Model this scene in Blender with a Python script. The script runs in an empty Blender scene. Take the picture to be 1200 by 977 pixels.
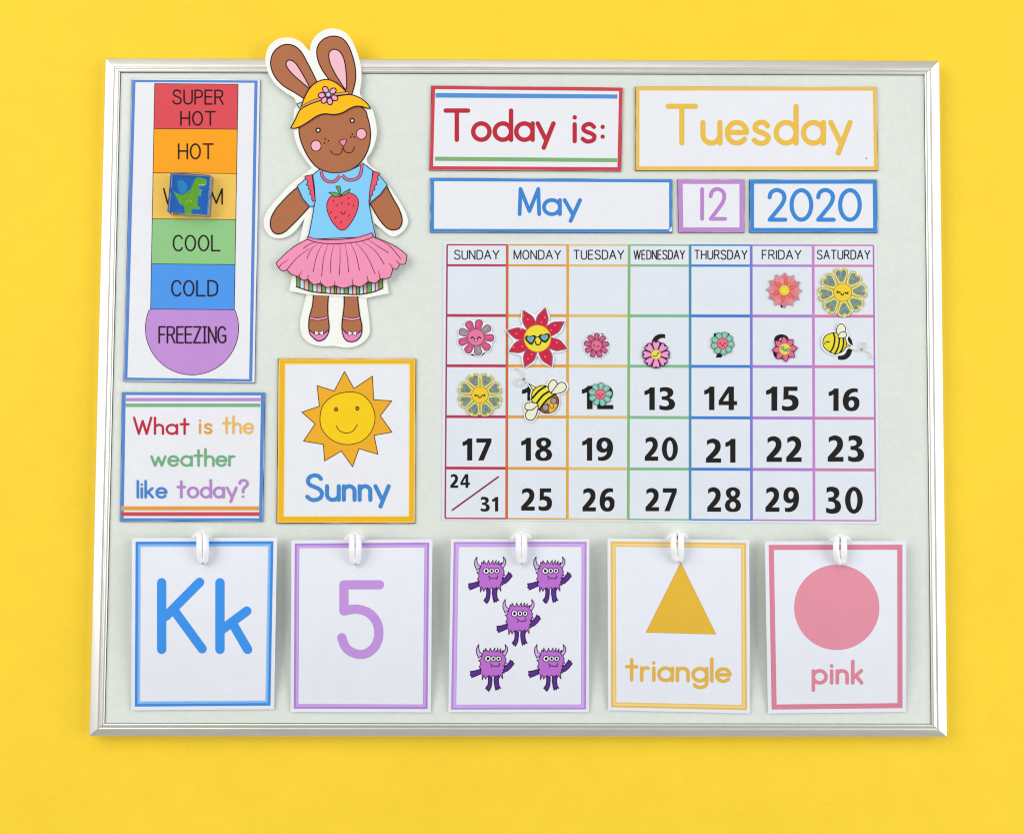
import bpy, bmesh, math, random
from mathutils import Vector, Matrix, Euler
from mathutils.geometry import tessellate_polygon

random.seed(7)
sc = bpy.context.scene
col = sc.collection
PW, PH = 1200.0, 977.0
MM = 0.001

# ------------------------------------------------------------------ camera
cam_d = bpy.data.cameras.new('camera')
cam_d.lens_unit = 'FOV'; cam_d.sensor_fit = 'HORIZONTAL'; cam_d.angle = math.radians(55)
cam_d.clip_start = 0.01; cam_d.clip_end = 50
cam = bpy.data.objects.new('camera', cam_d)
cam.location = (-0.00767, -0.04555, 0.706)
RX, RY, RZ = 0.04103, -0.00251, 0.003736
CR = Matrix.Rotation(RZ, 3, 'Z') @ Matrix.Rotation(RY, 3, 'Y') @ Matrix.Rotation(RX, 3, 'X')
cam.rotation_euler = CR.to_euler()
col.objects.link(cam); sc.camera = cam
FPX = 600 / math.tan(math.radians(27.5))
CL = Vector(cam.location)
def P(px, py, z):
    """point of the photograph brought down to height z on the flat lay"""
    d = CR @ Vector(((px - 600) / FPX, -(py - 488.5) / FPX, -1))
    t = (z - CL.z) / d.z
    return Vector((CL.x + d.x * t, CL.y + d.y * t, z))

# ------------------------------------------------------------------ light
world = bpy.data.worlds.new('World'); sc.world = world; world.use_nodes = True
bg = world.node_tree.nodes['Background']
bg.inputs[0].default_value = (0.93, 0.97, 1.0, 1); bg.inputs[1].default_value = 0.46
def area(name, loc, target, sx, sy, power, color):
    l = bpy.data.lights.new(name, 'AREA'); l.shape = 'RECTANGLE'; l.size = sx; l.size_y = sy
    l.energy = power; l.color = color
    o = bpy.data.objects.new(name, l); o.location = loc
    o.rotation_euler = (Vector(target) - Vector(loc)).to_track_quat('-Z', 'Y').to_euler()
    col.objects.link(o); return o
area('window_light_left', (-2.2, 0.95, 1.8), (0, 0, 0), 3.0, 1.8, 57, (1.0, 0.985, 0.96))
area('fill_light_top', (0.1, 2.6, 1.9), (0, 0, 0), 1.4, 0.7, 7, (1.0, 0.98, 0.95))  # added weak fill lamp, no window here; pushes shadows below the frame
area('window_light_right', (2.3, 0.1, 1.5), (0, 0, 0), 2.6, 1.8, 42, (0.96, 0.985, 1.0))
sc.view_settings.view_transform = 'Standard'; sc.view_settings.look = 'None'
sc.view_settings.exposure = -0.04; sc.view_settings.gamma = 1.0
try: sc.view_settings.use_curve_mapping = False
except Exception: pass
sc.render.engine = 'CYCLES'
sc.cycles.caustics_refractive = True
sc.cycles.max_bounces = 10
sc.cycles.filter_width = 1.15

# ------------------------------------------------------------------ materials
def lin(c):
    c = c / 255.0
    return c / 12.92 if c <= 0.04045 else ((c + 0.055) / 1.055) ** 2.4
_m = {}
def mat(rgb, kind='print'):
    key = (tuple(rgb), kind)
    if key in _m: return _m[key]
    m = bpy.data.materials.new('%s_%d_%d_%d' % ((kind,) + tuple(rgb)))
    m.use_nodes = True; nt = m.node_tree; b = nt.nodes['Principled BSDF']
    base = tuple(lin(v) for v in rgb)
    tc = nt.nodes.new('ShaderNodeTexCoord')
    def noise(scale, detail=3, rough=0.6, stretch=None):
        n = nt.nodes.new('ShaderNodeTexNoise'); n.inputs['Scale'].default_value = scale
        n.inputs['Detail'].default_value = detail; n.inputs['Roughness'].default_value = rough
        if stretch:
            mp = nt.nodes.new('ShaderNodeMapping'); mp.inputs['Scale'].default_value = stretch
            nt.links.new(tc.outputs['Object'], mp.inputs[0]); nt.links.new(mp.outputs[0], n.inputs['Vector'])
        else: nt.links.new(tc.outputs['Object'], n.inputs['Vector'])
        return n
    def tint(layers):
        """multiply the base colour by small noises"""
        cur = None
        for n, amt in layers:
            mr = nt.nodes.new('ShaderNodeMapRange')
            mr.inputs['From Min'].default_value = 0.25; mr.inputs['From Max'].default_value = 0.75
            mr.inputs['To Min'].default_value = 1 - amt; mr.inputs['To Max'].default_value = 1 + amt
            nt.links.new(n.outputs['Fac'], mr.inputs['Value'])
            if cur is None: cur = mr.outputs[0]
            else:
                mm = nt.nodes.new('ShaderNodeMath'); mm.operation = 'MULTIPLY'
                nt.links.new(cur, mm.inputs[0]); nt.links.new(mr.outputs[0], mm.inputs[1]); cur = mm.outputs[0]
        vm = nt.nodes.new('ShaderNodeVectorMath'); vm.operation = 'SCALE'
        vm.inputs[0].default_value = base; nt.links.new(cur, vm.inputs['Scale'])
        nt.links.new(vm.outputs[0], b.inputs['Base Color'])
    def bump(n, strength, dist):
        bp = nt.nodes.new('ShaderNodeBump'); bp.inputs['Strength'].default_value = strength
        bp.inputs['Distance'].default_value = dist
        nt.links.new(n.outputs['Fac'], bp.inputs['Height']); nt.links.new(bp.outputs[0], b.inputs['Normal'])
    if kind == 'print' or kind == 'paper':
        b.inputs['Roughness'].default_value = 0.55
        b.inputs['Specular IOR Level'].default_value = 0.3 if min(rgb) > 215 else 0.1
        g = noise(900, 2); tint([(g, 0.035), (noise(60, 3), 0.018)]); bump(g, 0.25, 0.00008)
    elif kind == 'vinyl':
        b.inputs['Roughness'].default_value = 0.3
        tint([(noise(500, 2), 0.05)])
    elif kind == 'foil':
        b.inputs['Roughness'].default_value = 0.35; b.inputs['Metallic'].default_value = 0.15
        v = nt.nodes.new('ShaderNodeTexVoronoi'); v.inputs['Scale'].default_value = 700
        nt.links.new(tc.outputs['Object'], v.inputs['Vector'])
        mx = nt.nodes.new('ShaderNodeMix'); mx.data_type = 'RGBA'; mx.blend_type = 'OVERLAY'
        mx.inputs['Factor'].default_value = 0.4
        mx.inputs['A'].default_value = base + (1,)
        nt.links.new(v.outputs['Color'], mx.inputs['B']); nt.links.new(mx.outputs['Result'], b.inputs['Base Color'])
    elif kind == 'backdrop':
        b.inputs['Roughness'].default_value = 0.7; b.inputs['Specular IOR Level'].default_value = 0.2
        g = noise(420, 4); tint([(g, 0.03), (noise(5, 4), 0.035), (noise(45, 5), 0.025)]); bump(g, 0.3, 0.0002)
    elif kind == 'board':
        b.inputs['Roughness'].default_value = 0.30; b.inputs['Specular IOR Level'].default_value = 0.5
        g = noise(260, 3); tint([(g, 0.035), (noise(9, 4), 0.03), (noise(25, 4, .7, (1, 5, 1)), 0.015)]); bump(noise(60, 3), 0.06, 0.0004)
    elif kind == 'metal':
        b.inputs['Metallic'].default_value = 1.0; b.inputs['Roughness'].default_value = 0.42
        g = noise(40, 3, 0.6, (1, 1, 30)); tint([(g, 0.05)]); bump(noise(1500, 2), 0.12, 0.0001)
    elif kind == 'plastic':
        b.inputs['Roughness'].default_value = 0.35
        b.inputs['Subsurface Weight'].default_value = 0.15; b.inputs['Subsurface Radius'].default_value = (.002, .002, .002)
        tint([(noise(200, 2), 0.02)])
    elif kind == 'acrylic':
        b.inputs['Roughness'].default_value = 0.02; b.inputs['Transmission Weight'].default_value = 1.0
        b.inputs['IOR'].default_value = 1.36; b.inputs['Base Color'].default_value = base + (1,)
    _m[key] = m
    return m

# ------------------------------------------------------------------ curve helpers (2D, photograph pixels)
def G(f, ox, oy, pts): return [(ox + x / f, oy + y / f) for x, y in pts]
def spl(pts, closed=False, n=5):
    L = len(pts); out = []
    if L < 3: return list(pts)
    for i in range(L if closed else L - 1):
        if closed: p0, p1, p2, p3 = pts[i - 1], pts[i], pts[(i + 1) % L], pts[(i + 2) % L]
        else: p0, p1, p2, p3 = pts[max(i - 1, 0)], pts[i], pts[i + 1], pts[min(i + 2, L - 1)]
        for k in range(n):
            t = k / n; a = []
            for j in (0, 1):
                a.append(0.5 * (2 * p1[j] + (p2[j] - p0[j]) * t + (2 * p0[j] - 5 * p1[j] + 4 * p2[j] - p3[j]) * t * t
                                + (3 * p1[j] - p0[j] - 3 * p2[j] + p3[j]) * t ** 3))
            out.append(tuple(a))
    if not closed: out.append(tuple(pts[-1]))
    return out
def ell(cx, cy, rx, ry=None, a0=0, a1=360, n=24, rot=0):
    ry = rx if ry is None else ry
    full = abs(a1 - a0) >= 359.9
    c, s = math.cos(math.radians(rot)), math.sin(math.radians(rot)); out = []
    for k in range(n if full else n + 1):
        a = math.radians(a0 + (a1 - a0) * k / n)
        x, y = rx * math.cos(a), ry * math.sin(a)
        out.append((cx + x * c - y * s, cy + x * s + y * c))
    return out

# ------------------------------------------------------------------ things and parts
STEP = 6e-6
class Thing:
    def __init__(self, name, label, cat, quad_or_pt, zb, top, group=None, bend=None):
        """zb: height it rests at; top: height of its upper surface above zb; bend(px,py): extra height"""
        if isinstance(quad_or_pt, tuple): c = quad_or_pt
        else: c = (sum(p[0] for p in quad_or_pt) / len(quad_or_pt), sum(p[1] for p in quad_or_pt) / len(quad_or_pt))
        self.root = bpy.data.objects.new(name, None); self.root.empty_display_size = 0.01
        self.loc = P(c[0], c[1], zb); self.root.location = self.loc
        self.root['label'] = label; self.root['category'] = cat
        if group: self.root['group'] = group
        col.objects.link(self.root)
        self.zb, self.top, self.bend, self.layer = zb, top, bend, 0
    def z(self, px, py):
        if not self.bend: return self.zb + self.top
        k = math.floor(py / 9 + 1e-7); u = py / 9 - k      # straight between the fold lines every 9 px, so that print lies flush
        return self.zb + self.top + self.bend(px, k * 9) * (1 - u) + self.bend(px, k * 9 + 9) * u
    def nxt(self): self.layer += 1; return 4e-5 + self.layer * STEP
class Part:
    def __init__(self, th, name, parent=None, label=None):
        self.th, self.name, self.label = th, name, label
        self.parent = parent or th.root
        self.bm = bmesh.new(); self.mats = []; self.solid = self.bm.verts.layers.float.new('drop')
    def mi(self, rgb, kind):
        m = mat(rgb, kind)
        if m not in self.mats: self.mats.append(m)
        return self.mats.index(m)
    def fill(self, pts, rgb, kind='print', holes=(), z=None):
        z = self.th.nxt() if z is None else z
        loops = [[Vector((x, y, 0)) for x, y in pts]] + [[Vector((x, y, 0)) for x, y in h] for h in holes]
        flat = [v for l in loops for v in l]
        vs = [self.bm.verts.new((v.x, v.y, z)) for v in flat]
        i = self.mi(rgb, kind)
        for t in tessellate_polygon(loops):
            a, b, c = (flat[k] for k in t)
            if abs((b - a).cross(c - a).z) < 1e-9: continue
            try: f = self.bm.faces.new([vs[k] for k in t]); f.material_index = i
            except ValueError: pass
        return self
    def sheet(self, pts, th_m, rgb, kind='paper', side=None, side_kind='paper', lift=0.0):
        """a sheet with real thickness th_m, its upper face at the thing's surface + lift"""
        n = len(pts); i = self.mi(rgb, kind); j = self.mi(side or rgb, side_kind)
        t = [self.bm.verts.new((x, y, lift)) for x, y in pts]
        b = [self.bm.verts.new((x, y, lift)) for x, y in pts]
        for v in b: v[self.solid] = th_m
        V = [Vector((x, y, 0)) for x, y in pts]
        for tri in tessellate_polygon([V]):
            self.bm.faces.new([t[k] for k in tri]).material_index = i
            self.bm.faces.new([b[k] for k in reversed(tri)]).material_index = j
        for k in range(n):
            self.bm.faces.new([t[k], t[(k + 1) % n], b[(k + 1) % n], b[k]]).material_index = j
        return self
    def line(self, pts, w, rgb, closed=False, cap='r', kind='print', z=None, taper=False, wy=None):
        pts = [p for i, p in enumerate(pts) if i == 0 or math.dist(p, pts[i - 1]) > 1e-4]
        if closed and math.dist(pts[0], pts[-1]) < 1e-4: pts = pts[:-1]
        z0 = self.th.nxt() if z is None else z
        # split at sharp corners so every piece is a clean ribbon
        def turn(a, b, c):
            u = (b[0] - a[0], b[1] - a[1]); v = (c[0] - b[0], c[1] - b[1])
            return abs(math.atan2(u[0] * v[1] - u[1] * v[0], u[0] * v[0] + u[1] * v[1]))
        L = len(pts); pieces = []
        if closed:
            s = [k for k in range(L) if turn(pts[k - 1], pts[k], pts[(k + 1) % L]) > 0.75]
            if s:
                for q, k in enumerate(s):
                    e = s[(q + 1) % len(s)]
                    if e <= k: e += L
                    pieces.append(([pts[m % L] for m in range(k, e + 1)], False))
            else: pieces = [(pts, True)]
        else:
            cur = [pts[0]]
            for k in range(1, L):
                cur.append(pts[k])
                if k < L - 1 and turn(pts[k - 1], pts[k], pts[k + 1]) > 0.75: pieces.append((cur, False)); cur = [pts[k]]
            pieces.append((cur, False))
        i = self.mi(rgb, kind); h = w / 2
        multi = len(pieces) > 1
        for pi, (pp, cl) in enumerate(pieces):
            zz = z0 + (pi % 2) * 2.5e-6 + (1e-6 if pi == len(pieces) - 1 and closed else 0); n = len(pp); lv, rv = [], []
            for k in range(n):
                a = pp[k - 1] if (k > 0 or cl) else None
                c = pp[(k + 1) % n] if (k < n - 1 or cl) else None
                b = pp[k]; ds = []
                if a: ds.append((b[0] - a[0], b[1] - a[1]))
                if c: ds.append((c[0] - b[0], c[1] - b[1]))
                ns = []
                for d in ds:
                    l = math.hypot(*d) or 1; ns.append((-d[1] / l, d[0] / l))
                nx = sum(q[0] for q in ns) / len(ns); ny = sum(q[1] for q in ns) / len(ns)
                l2 = nx * nx + ny * ny or 1; nx /= l2; ny /= l2
                hh = h
                if taper and n > 2: hh = h * (0.35 + 0.65 * math.sin(math.pi * (0.5 + 0.5 * (1 - k / (n - 1)))) ) if taper == 'end' else h * max(.3, math.sin(math.pi * (k / (n - 1)) * .9 + .1))
                lv.append(self.bm.verts.new((b[0] + nx * hh, b[1] + ny * hh, zz)))
                rv.append(self.bm.verts.new((b[0] - nx * hh, b[1] - ny * hh, zz)))
            for k in range(n if cl else n - 1):
                k2 = (k + 1) % n
                self.bm.faces.new([lv[k], lv[k2], rv[k2], rv[k]]).material_index = i
            if not cl:
                for e, (vi, v2, other) in enumerate(((lv[0], rv[0], 1), (rv[-1], lv[-1], n - 2))):
                    end = pp[0] if e == 0 else pp[-1]; o = pp[other]
                    is_real_end = (pi == 0 and e == 0) or (pi == len(pieces) - 1 and e == 1)
                    if cap == 'b' and (is_real_end and not closed): continue
                    if w < 0.9 and is_real_end: continue
                    d = (end[0] - o[0], end[1] - o[1]); a0 = math.atan2(d[1], d[0])
                    rr = math.hypot(vi.co.x - end[0], vi.co.y - end[1])
                    arc = [self.bm.verts.new((end[0] + rr * math.cos(a0 + s * math.pi / 8), end[1] + rr * math.sin(a0 + s * math.pi / 8), zz)) for s in range(-3, 4)]
                    seq = [vi] + arc + [v2]
                    if math.dist((arc[0].co.x, arc[0].co.y), (vi.co.x, vi.co.y)) > math.dist((arc[0].co.x, arc[0].co.y), (v2.co.x, v2.co.y)): seq = [v2] + arc + [vi]
                    self.bm.faces.new(seq).material_index = i
        return self
    def dot(self, x, y, r, rgb, ry=None, rot=0, n=20, kind='print'): return self.fill(ell(x, y, r, ry, n=n, rot=rot), rgb, kind)
    def ring(self, outer, inner, rgb, kind='print'): return self.fill(outer, rgb, kind, holes=[inner])
    def end(self):
        th, bm = self.th, self.bm
        if th.bend:
            ys = [v.co.y for v in bm.verts]; y = math.floor(min(ys) / 9) * 9 + 9
            while y < max(ys):
                bmesh.ops.bisect_plane(bm, geom=bm.verts[:] + bm.edges[:] + bm.faces[:], plane_co=(0, y, 0), plane_no=(0, 1, 0), dist=1e-5)
                y += 9
        for v in bm.verts:
            x, y, l = v.co; w = P(x, y, th.z(x, y) + l); w.z -= v[self.solid]
            v.co = w - th.loc
        bmesh.ops.recalc_face_normals(bm, faces=[f for f in bm.faces if any(v[self.solid] > 0 for v in f.verts)]) if any(v[self.solid] > 0 for v in bm.verts) else None
        for f in bm.faces:
            f.normal_update()
            if f.normal.z < 0 and not any(v[self.solid] > 0 for v in f.verts): f.normal_flip()
        me = bpy.data.meshes.new(self.name); bm.to_mesh(me); bm.free()
        for m in self.mats: me.materials.append(m)
        o = bpy.data.objects.new(self.name, me); o.parent = self.parent; col.objects.link(o)
        if self.label: o['label'] = self.label
        return o
def raw(name, bm, m, parent=None, loc=None, smooth=False):
    me = bpy.data.meshes.new(name); bm.to_mesh(me); bm.free()
    for mm in (m if isinstance(m, list) else [m]): me.materials.append(mm)
    if smooth:
        for p in me.polygons: p.use_smooth = True
    o = bpy.data.objects.new(name, me)
    if parent: o.parent = parent
    if loc: o.location = loc
    col.objects.link(o); return o

# ------------------------------------------------------------------ lettering: strokes on a centre line, cap height 1, y up
def gl(w, *st): return (w, st)
O = lambda cx=.27, cy=.28, rx=.27, ry=.28: ell(cx, cy, rx, ry, n=28) + [(cx + rx, cy)]
GLY = {
 'T': gl(.74, [(0, 1), (.74, 1)], [(.37, 1), (.37, 0)]),
 'o': gl(.54, O()), 'a': gl(.54, O(), [(.54, .56), (.54, 0)]),
 'd': gl(.54, O(), [(.54, 1), (.54, 0)]),
 'y': gl(.52, [(0, .56), (.27, 0)], [(.52, .56), (.20, -.27)]),
 'i': gl(.0, [(0, .56), (0, 0)], [(0, .78), (0.001, .79)]),
 's': gl(.40, spl([(.37, .47), (.28, .55), (.16, .56), (.05, .49), (.04, .38), (.14, .31), (.27, .26), (.38, .18), (.36, .06), (.25, 0), (.12, 0), (.01, .08)])),
 ':': gl(.0, [(0, .47), (0.001, .475)], [(0, .15), (0.001, .155)]),
 'u': gl(.46, [(0, .56), (0, .24)] + ell(.23, .23, .23, .23, 180, 360, 14) + [(.46, .24)], [(.46, .56), (.46, 0)]),
 'e': gl(.52, [(.01, .29), (.52, .29)], ell(.26, .28, .26, .28, 3, 322, 28)),
 'M': gl(.66, [(0, 0), (.03, 1)], [(.03, 1), (.33, .12), (.63, 1)], [(.63, 1), (.66, 0)]),
 'W': gl(.9, [(0, 1), (.25, 0), (.45, .8), (.66, 0), (.9, 1)]),
 'h': gl(.42, [(0, 1), (0, 0)], [(0, .33)] + ell(.21, .35, .21, .21, 170, 0, 12) + [(.42, 0)]),
 'n': gl(.42, [(0, .56), (0, 0)], [(0, .33)] + ell(.21, .35, .21, .21, 170, 0, 12) + [(.42, 0)]),
 't': gl(.40, [(.20, .92), (.20, 0)], [(0, .60), (.40, .60)]),
 'w': gl(.74, [(0, .56), (.19, 0), (.37, .50), (.55, 0), (.74, .56)]),
 'r': gl(.28, [(0, .56), (0, 0)], [(0, .30)] + ell(.19, .36, .19, .20, 170, 70, 8)),
 'l': gl(.0, [(0, 1), (0, 0)]), 'b': gl(.54, O(), [(0, 1), (0, 0)]),
 'k': gl(.38, [(0, 1), (0, 0)], [(.36, .56), (.0, .20)], [(.13, .33), (.38, 0)]),
 '?': gl(.44, spl([(0, .80), (.05, .93), (.20, 1), (.36, .95), (.44, .82), (.38, .66), (.26, .56), (.20, .42), (.19, .30)]), [(.19, .03), (.191, .035)]),
 'S': gl(.58, spl([(.54, .86), (.44, .97), (.28, 1.0), (.10, .93), (.03, .77), (.10, .62), (.28, .53), (.48, .43), (.58, .27), (.52, .09), (.34, 0), (.16, .01), (0, .13)])),
 'g': gl(.54, O(), spl([(.54, .56), (.54, .2), (.54, -.08), (.46, -.24), (.28, -.30), (.10, -.24), (.06, -.18)], n=6)),
 'p': gl(.54, O(), [(0, .56), (0, -.34)]),
 '1': gl(.0, [(0, 1), (0, 0)]),
 '2': gl(.56, spl([(.02, .76), (.06, .90), (.18, .99), (.32, 1), (.48, .91), (.53, .74), (.47, .56), (.34, .38), (.02, 0)]) + [(.56, 0)]),
 '0': gl(.68, ell(.34, .5, .34, .5, n=32) + [(.68, .5)]),
}
CAP = {   # plain narrow capitals
 'S': gl(.54, spl([(.50, .80), (.44, .95), (.27, 1.0), (.10, .95), (.03, .80), (.08, .63), (.27, .53), (.46, .43), (.54, .25), (.46, .06), (.27, 0), (.09, .05), (0, .22)])),
 'U': gl(.54, [(0, 1), (0, .3)] + ell(.27, .27, .27, .27, 180, 360, 12) + [(.54, .3), (.54, 1)]),
 'N': gl(.54, [(0, 0), (0, 1), (.54, 0), (.54, 1)]),
 'D': gl(.54, [(0, 0), (0, 1)], [(0, 1), (.2, 1)] + spl([(.2, 1), (.42, .93), (.54, .72), (.54, .5), (.54, .28), (.42, .07), (.2, 0)]) + [(0, 0)]),
 'A': gl(.64, [(0, 0), (.32, 1), (.64, 0)], [(.12, .35), (.52, .35)]),
 'Y': gl(.60, [(0, 1), (.30, .47), (.60, 1)], [(.30, .47), (.30, 0)]),
 'M': gl(.66, [(0, 0), (0, 1), (.33, .05), (.66, 1), (.66, 0)]),
 'O': gl(.58, ell(.29, .5, .29, .5, n=28) + [(.58, .5)]),
 'T': gl(.58, [(0, 1), (.58, 1)], [(.29, 1), (.29, 0)]),
 'E': gl(.46, [(.46, 1), (0, 1), (0, 0), (.46, 0)], [(0, .53), (.42, .53)]),
 'W': gl(.86, [(0, 1), (.22, 0), (.43, 1), (.64, 0), (.86, 1)]),
 'H': gl(.52, [(0, 1), (0, 0)], [(.52, 1), (.52, 0)], [(0, .52), (.52, .52)]),
 'R': gl(.54, [(0, 0), (0, 1), (.3, 1)] + spl([(.3, 1), (.46, .93), (.50, .76), (.45, .58), (.3, .50)]) + [(0, .50)], [(.28, .50), (.54, 0)]),
 'F': gl(.44, [(.44, 1), (0, 1), (0, 0)], [(0, .52), (.38, .52)]),
 'I': gl(.0, [(0, 1), (0, 0)]),
 'J': gl(.26, [(0, 1), (.26, 1)], [(.13, 1), (.13, 0)], [(0, 0), (.26, 0)]),   # the barred I of the thermometer
 'P': gl(.48, [(0, 0), (0, 1), (.28, 1)] + spl([(.28, 1), (.43, .92), (.48, .74), (.43, .56), (.28, .48)]) + [(0, .48)]),
 'C': gl(.50, spl([(.50, .80), (.42, .94), (.28, 1), (.11, .92), (.01, .70), (0, .5), (.01, .3), (.11, .08), (.28, 0), (.42, .05), (.50, .19)])),
 'L': gl(.46, [(0, 1), (0, 0), (.46, 0)]),
 'Z': gl(.50, [(0, 1), (.50, 1), (0, 0), (.50, 0)]),
 'G': gl(.54, spl([(.52, .82), (.43, .95), (.28, 1), (.11, .92), (.01, .70), (0, .5), (.01, .3), (.11, .08), (.28, 0), (.44, .04), (.54, .14)]) + [(.54, .45), (.32, .45)]),
}
def text(part, s, x0, x1, yt, yb, sw, rgb, font=GLY, gap=.20, space=.42, slope=0.0, cap='r'):
    """outer ink box x0..x1, cap top yt, baseline yb (photograph pixels)"""
    sw = sw * .95 if cap != 'b' else sw
    tot, pos = 0, []
    for k, ch in enumerate(s):
        if ch == ' ': tot += space - gap; continue
        pos.append((ch, tot)); tot += font[ch][0] + gap
    tot -= gap
    if cap == 'b': H = yb - yt - sw * .9; ys = yb - sw * .45
    else: H = yb - yt - sw; ys = yb - sw / 2
    X = x1 - x0 - sw; xs = x0 + sw / 2
    for ch, ox in pos:
        for st in font[ch][1]:
            pp = [(xs + (ox + x) / tot * X, ys - y * H) for x, y in st]
            pp = [(x, y + (x - x0) * slope) for x, y in pp]
            if len(pp) > 4 and math.dist(pp[0], pp[-1]) < .05: part.line(pp[:-1], sw, rgb, closed=True)
            else: part.line(pp, sw, rgb, cap=cap)

# heavy date numerals as filled outlines
def cs(*secs):
    out = []
    for s in secs:
        q = spl(s) if len(s) > 2 else list(s)
        if out and math.dist(out[-1], q[0]) < 1e-6: q = q[1:]
        out += q
    return out
_six = cs([(.60, .99), (.60, .82)], [(.60, .82), (.50, .84), (.36, .80), (.27, .71), (.24, .60)],
          [(.24, .60), (.31, .635), (.43, .65), (.55, .61), (.65, .50), (.67, .32), (.62, .13), (.50, .015), (.34, -.01), (.17, .03), (.05, .17), (0, .38), (.02, .62), (.10, .83), (.24, .96), (.42, 1.01), (.60, .99)])[:-1]
_sixh = ell(.345, .315, .115, .165, n=16)
DIG = {
 '1': (.40, [(.40, 0), (.40, 1), (.22, 1), (.18, .94), (.10, .88), (0, .84), (0, .66), (.10, .68), (.19, .73), (.19, 0)], []),
 '7': (.62, [(0, 1), (.62, 1), (.62, .84), (.30, 0), (.07, 0), (.40, .81), (0, .81)], []),
 '4': (.72, [(.37, 1), (.60, 1), (.60, .385), (.72, .385), (.72, .21), (.60, .21), (.60, 0), (.39, 0), (.39, .21), (0, .21), (0, .40)], [[(.39, .385), (.39, .74), (.17, .385)]]),
 '0': (.72, ell(.36, .5, .36, .51, n=32), [ell(.36, .5, .14, .355, n=24)]),
 '8': (.70, spl([(.35, 1.01), (.53, .97), (.645, .86), (.65, .72), (.60, .61), (.51, .53), (.63, .44), (.70, .27), (.65, .10), (.52, .01), (.35, -.01), (.18, .01), (.05, .10), (0, .27), (.07, .44), (.19, .53), (.10, .61), (.05, .72), (.055, .86), (.17, .97)], True), [ell(.355, .755, .105, .115, n=14), ell(.345, .265, .135, .145, n=16)]),
 '6': (.67, _six, [_sixh]),
 '9': (.67, [(.67 - x, 1 - y) for x, y in _six], [[(.67 - x, 1 - y) for x, y in _sixh]]),
 '2': (.60, cs([(0, .18), (0, 0)], [(0, 0), (.60, 0)], [(.60, 0), (.60, .18)], [(.60, .18), (.27, .18)], [(.27, .18), (.42, .32), (.53, .47), (.58, .62), (.57, .80), (.48, .94), (.30, 1.01), (.14, .98), (.04, .92)], [(.04, .92), (.04, .73)], [(.04, .73), (.14, .80), (.26, .82), (.34, .77), (.36, .66), (.30, .53), (.18, .38), (0, .18)])[:-1], []),
 '3': (.61, cs([(.03, .97), (.17, 1.01), (.34, 1.0), (.49, .93), (.55, .78), (.51, .64), (.39, .53)], [(.39, .53), (.53, .46), (.61, .32), (.60, .16), (.49, .03), (.30, -.01), (.14, 0), (.01, .04)], [(.01, .04), (.01, .23)], [(.01, .23), (.14, .18), (.26, .17), (.36, .22), (.37, .32), (.32, .41), (.22, .445), (.10, .45)], [(.10, .45), (.10, .60)], [(.10, .60), (.22, .61), (.31, .65), (.33, .73), (.29, .80), (.2, .83), (.12, .82), (.03, .77)], [(.03, .77), (.03, .97)])[:-1], []),
 '5': (.60, cs([(.06, 1), (.56, 1)], [(.56, 1), (.56, .82)], [(.56, .82), (.24, .82)], [(.24, .82), (.235, .65)], [(.235, .65), (.34, .655), (.47, .61), (.57, .50), (.60, .33), (.56, .15), (.43, .02), (.26, -.01), (.1, 0), (0, .04)], [(0, .04), (0, .22)], [(0, .22), (.12, .18), (.24, .175), (.35, .23), (.375, .33), (.33, .43), (.22, .475), (.12, .465), (.05, .44)], [(.05, .44), (.06, 1)])[:-1], []),
}
def number(part, s, x0, y0, x1, y1, rgb=(34, 32, 28)):
    gap = .17; tot = sum(DIG[c][0] for c in s) + gap * (len(s) - 1); o = 0
    for c in s:
        f = lambda q: [(x0 + (o + x) / tot * (x1 - x0), y1 - y * (y1 - y0)) for x, y in q]
        part.fill(f(DIG[c][1]), rgb, holes=[f(h) for h in DIG[c][2]]); o += DIG[c][0] + gap

# ------------------------------------------------------------------ the setting: yellow backdrop
bm = bmesh.new()
bmesh.ops.create_grid(bm, x_segments=1, y_segments=1, size=3.0)
bd = raw('table_surface', bm, mat((255, 214, 54), 'backdrop')); bd['kind'] = 'structure'

# ------------------------------------------------------------------ magnetic board with its aluminium frame
ZB = 0.010
OUT = [(124.2, 69.5), (1100, 72.3), (1109.2, 862.8), (105.2, 861.8)]
INN = [(140.3, 84.3), (1084.0, 87.3), (1092.3, 848.6), (121.8, 847.6)]
bt = Thing('magnetic_board', 'large pale grey magnetic board in a silver metal frame, holding all the cards', 'board', (610, 470), 0.0, 0)
PROF = [(0, .0005), (0, .0080), (.012, .0085), (.04, .0088), (.10, .00909), (.18, .00947), (.26, .00984), (.34, .01018), (.42, .01050), (.50, .01078), (.57, .01096), (.63, .0110), (.665, .0107), (.72, .0107), (.77, .0113), (.83, .0117), (.91, .0117), (.96, .0115), (1.0, .0111), (1.0, .0096), (.2, .0082), (.2, .0005)]
wo = [P(x, y, .007) for x, y in OUT]; wi = [P(x, y, .0115) for x, y in INN]
MB = bt.root
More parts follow.
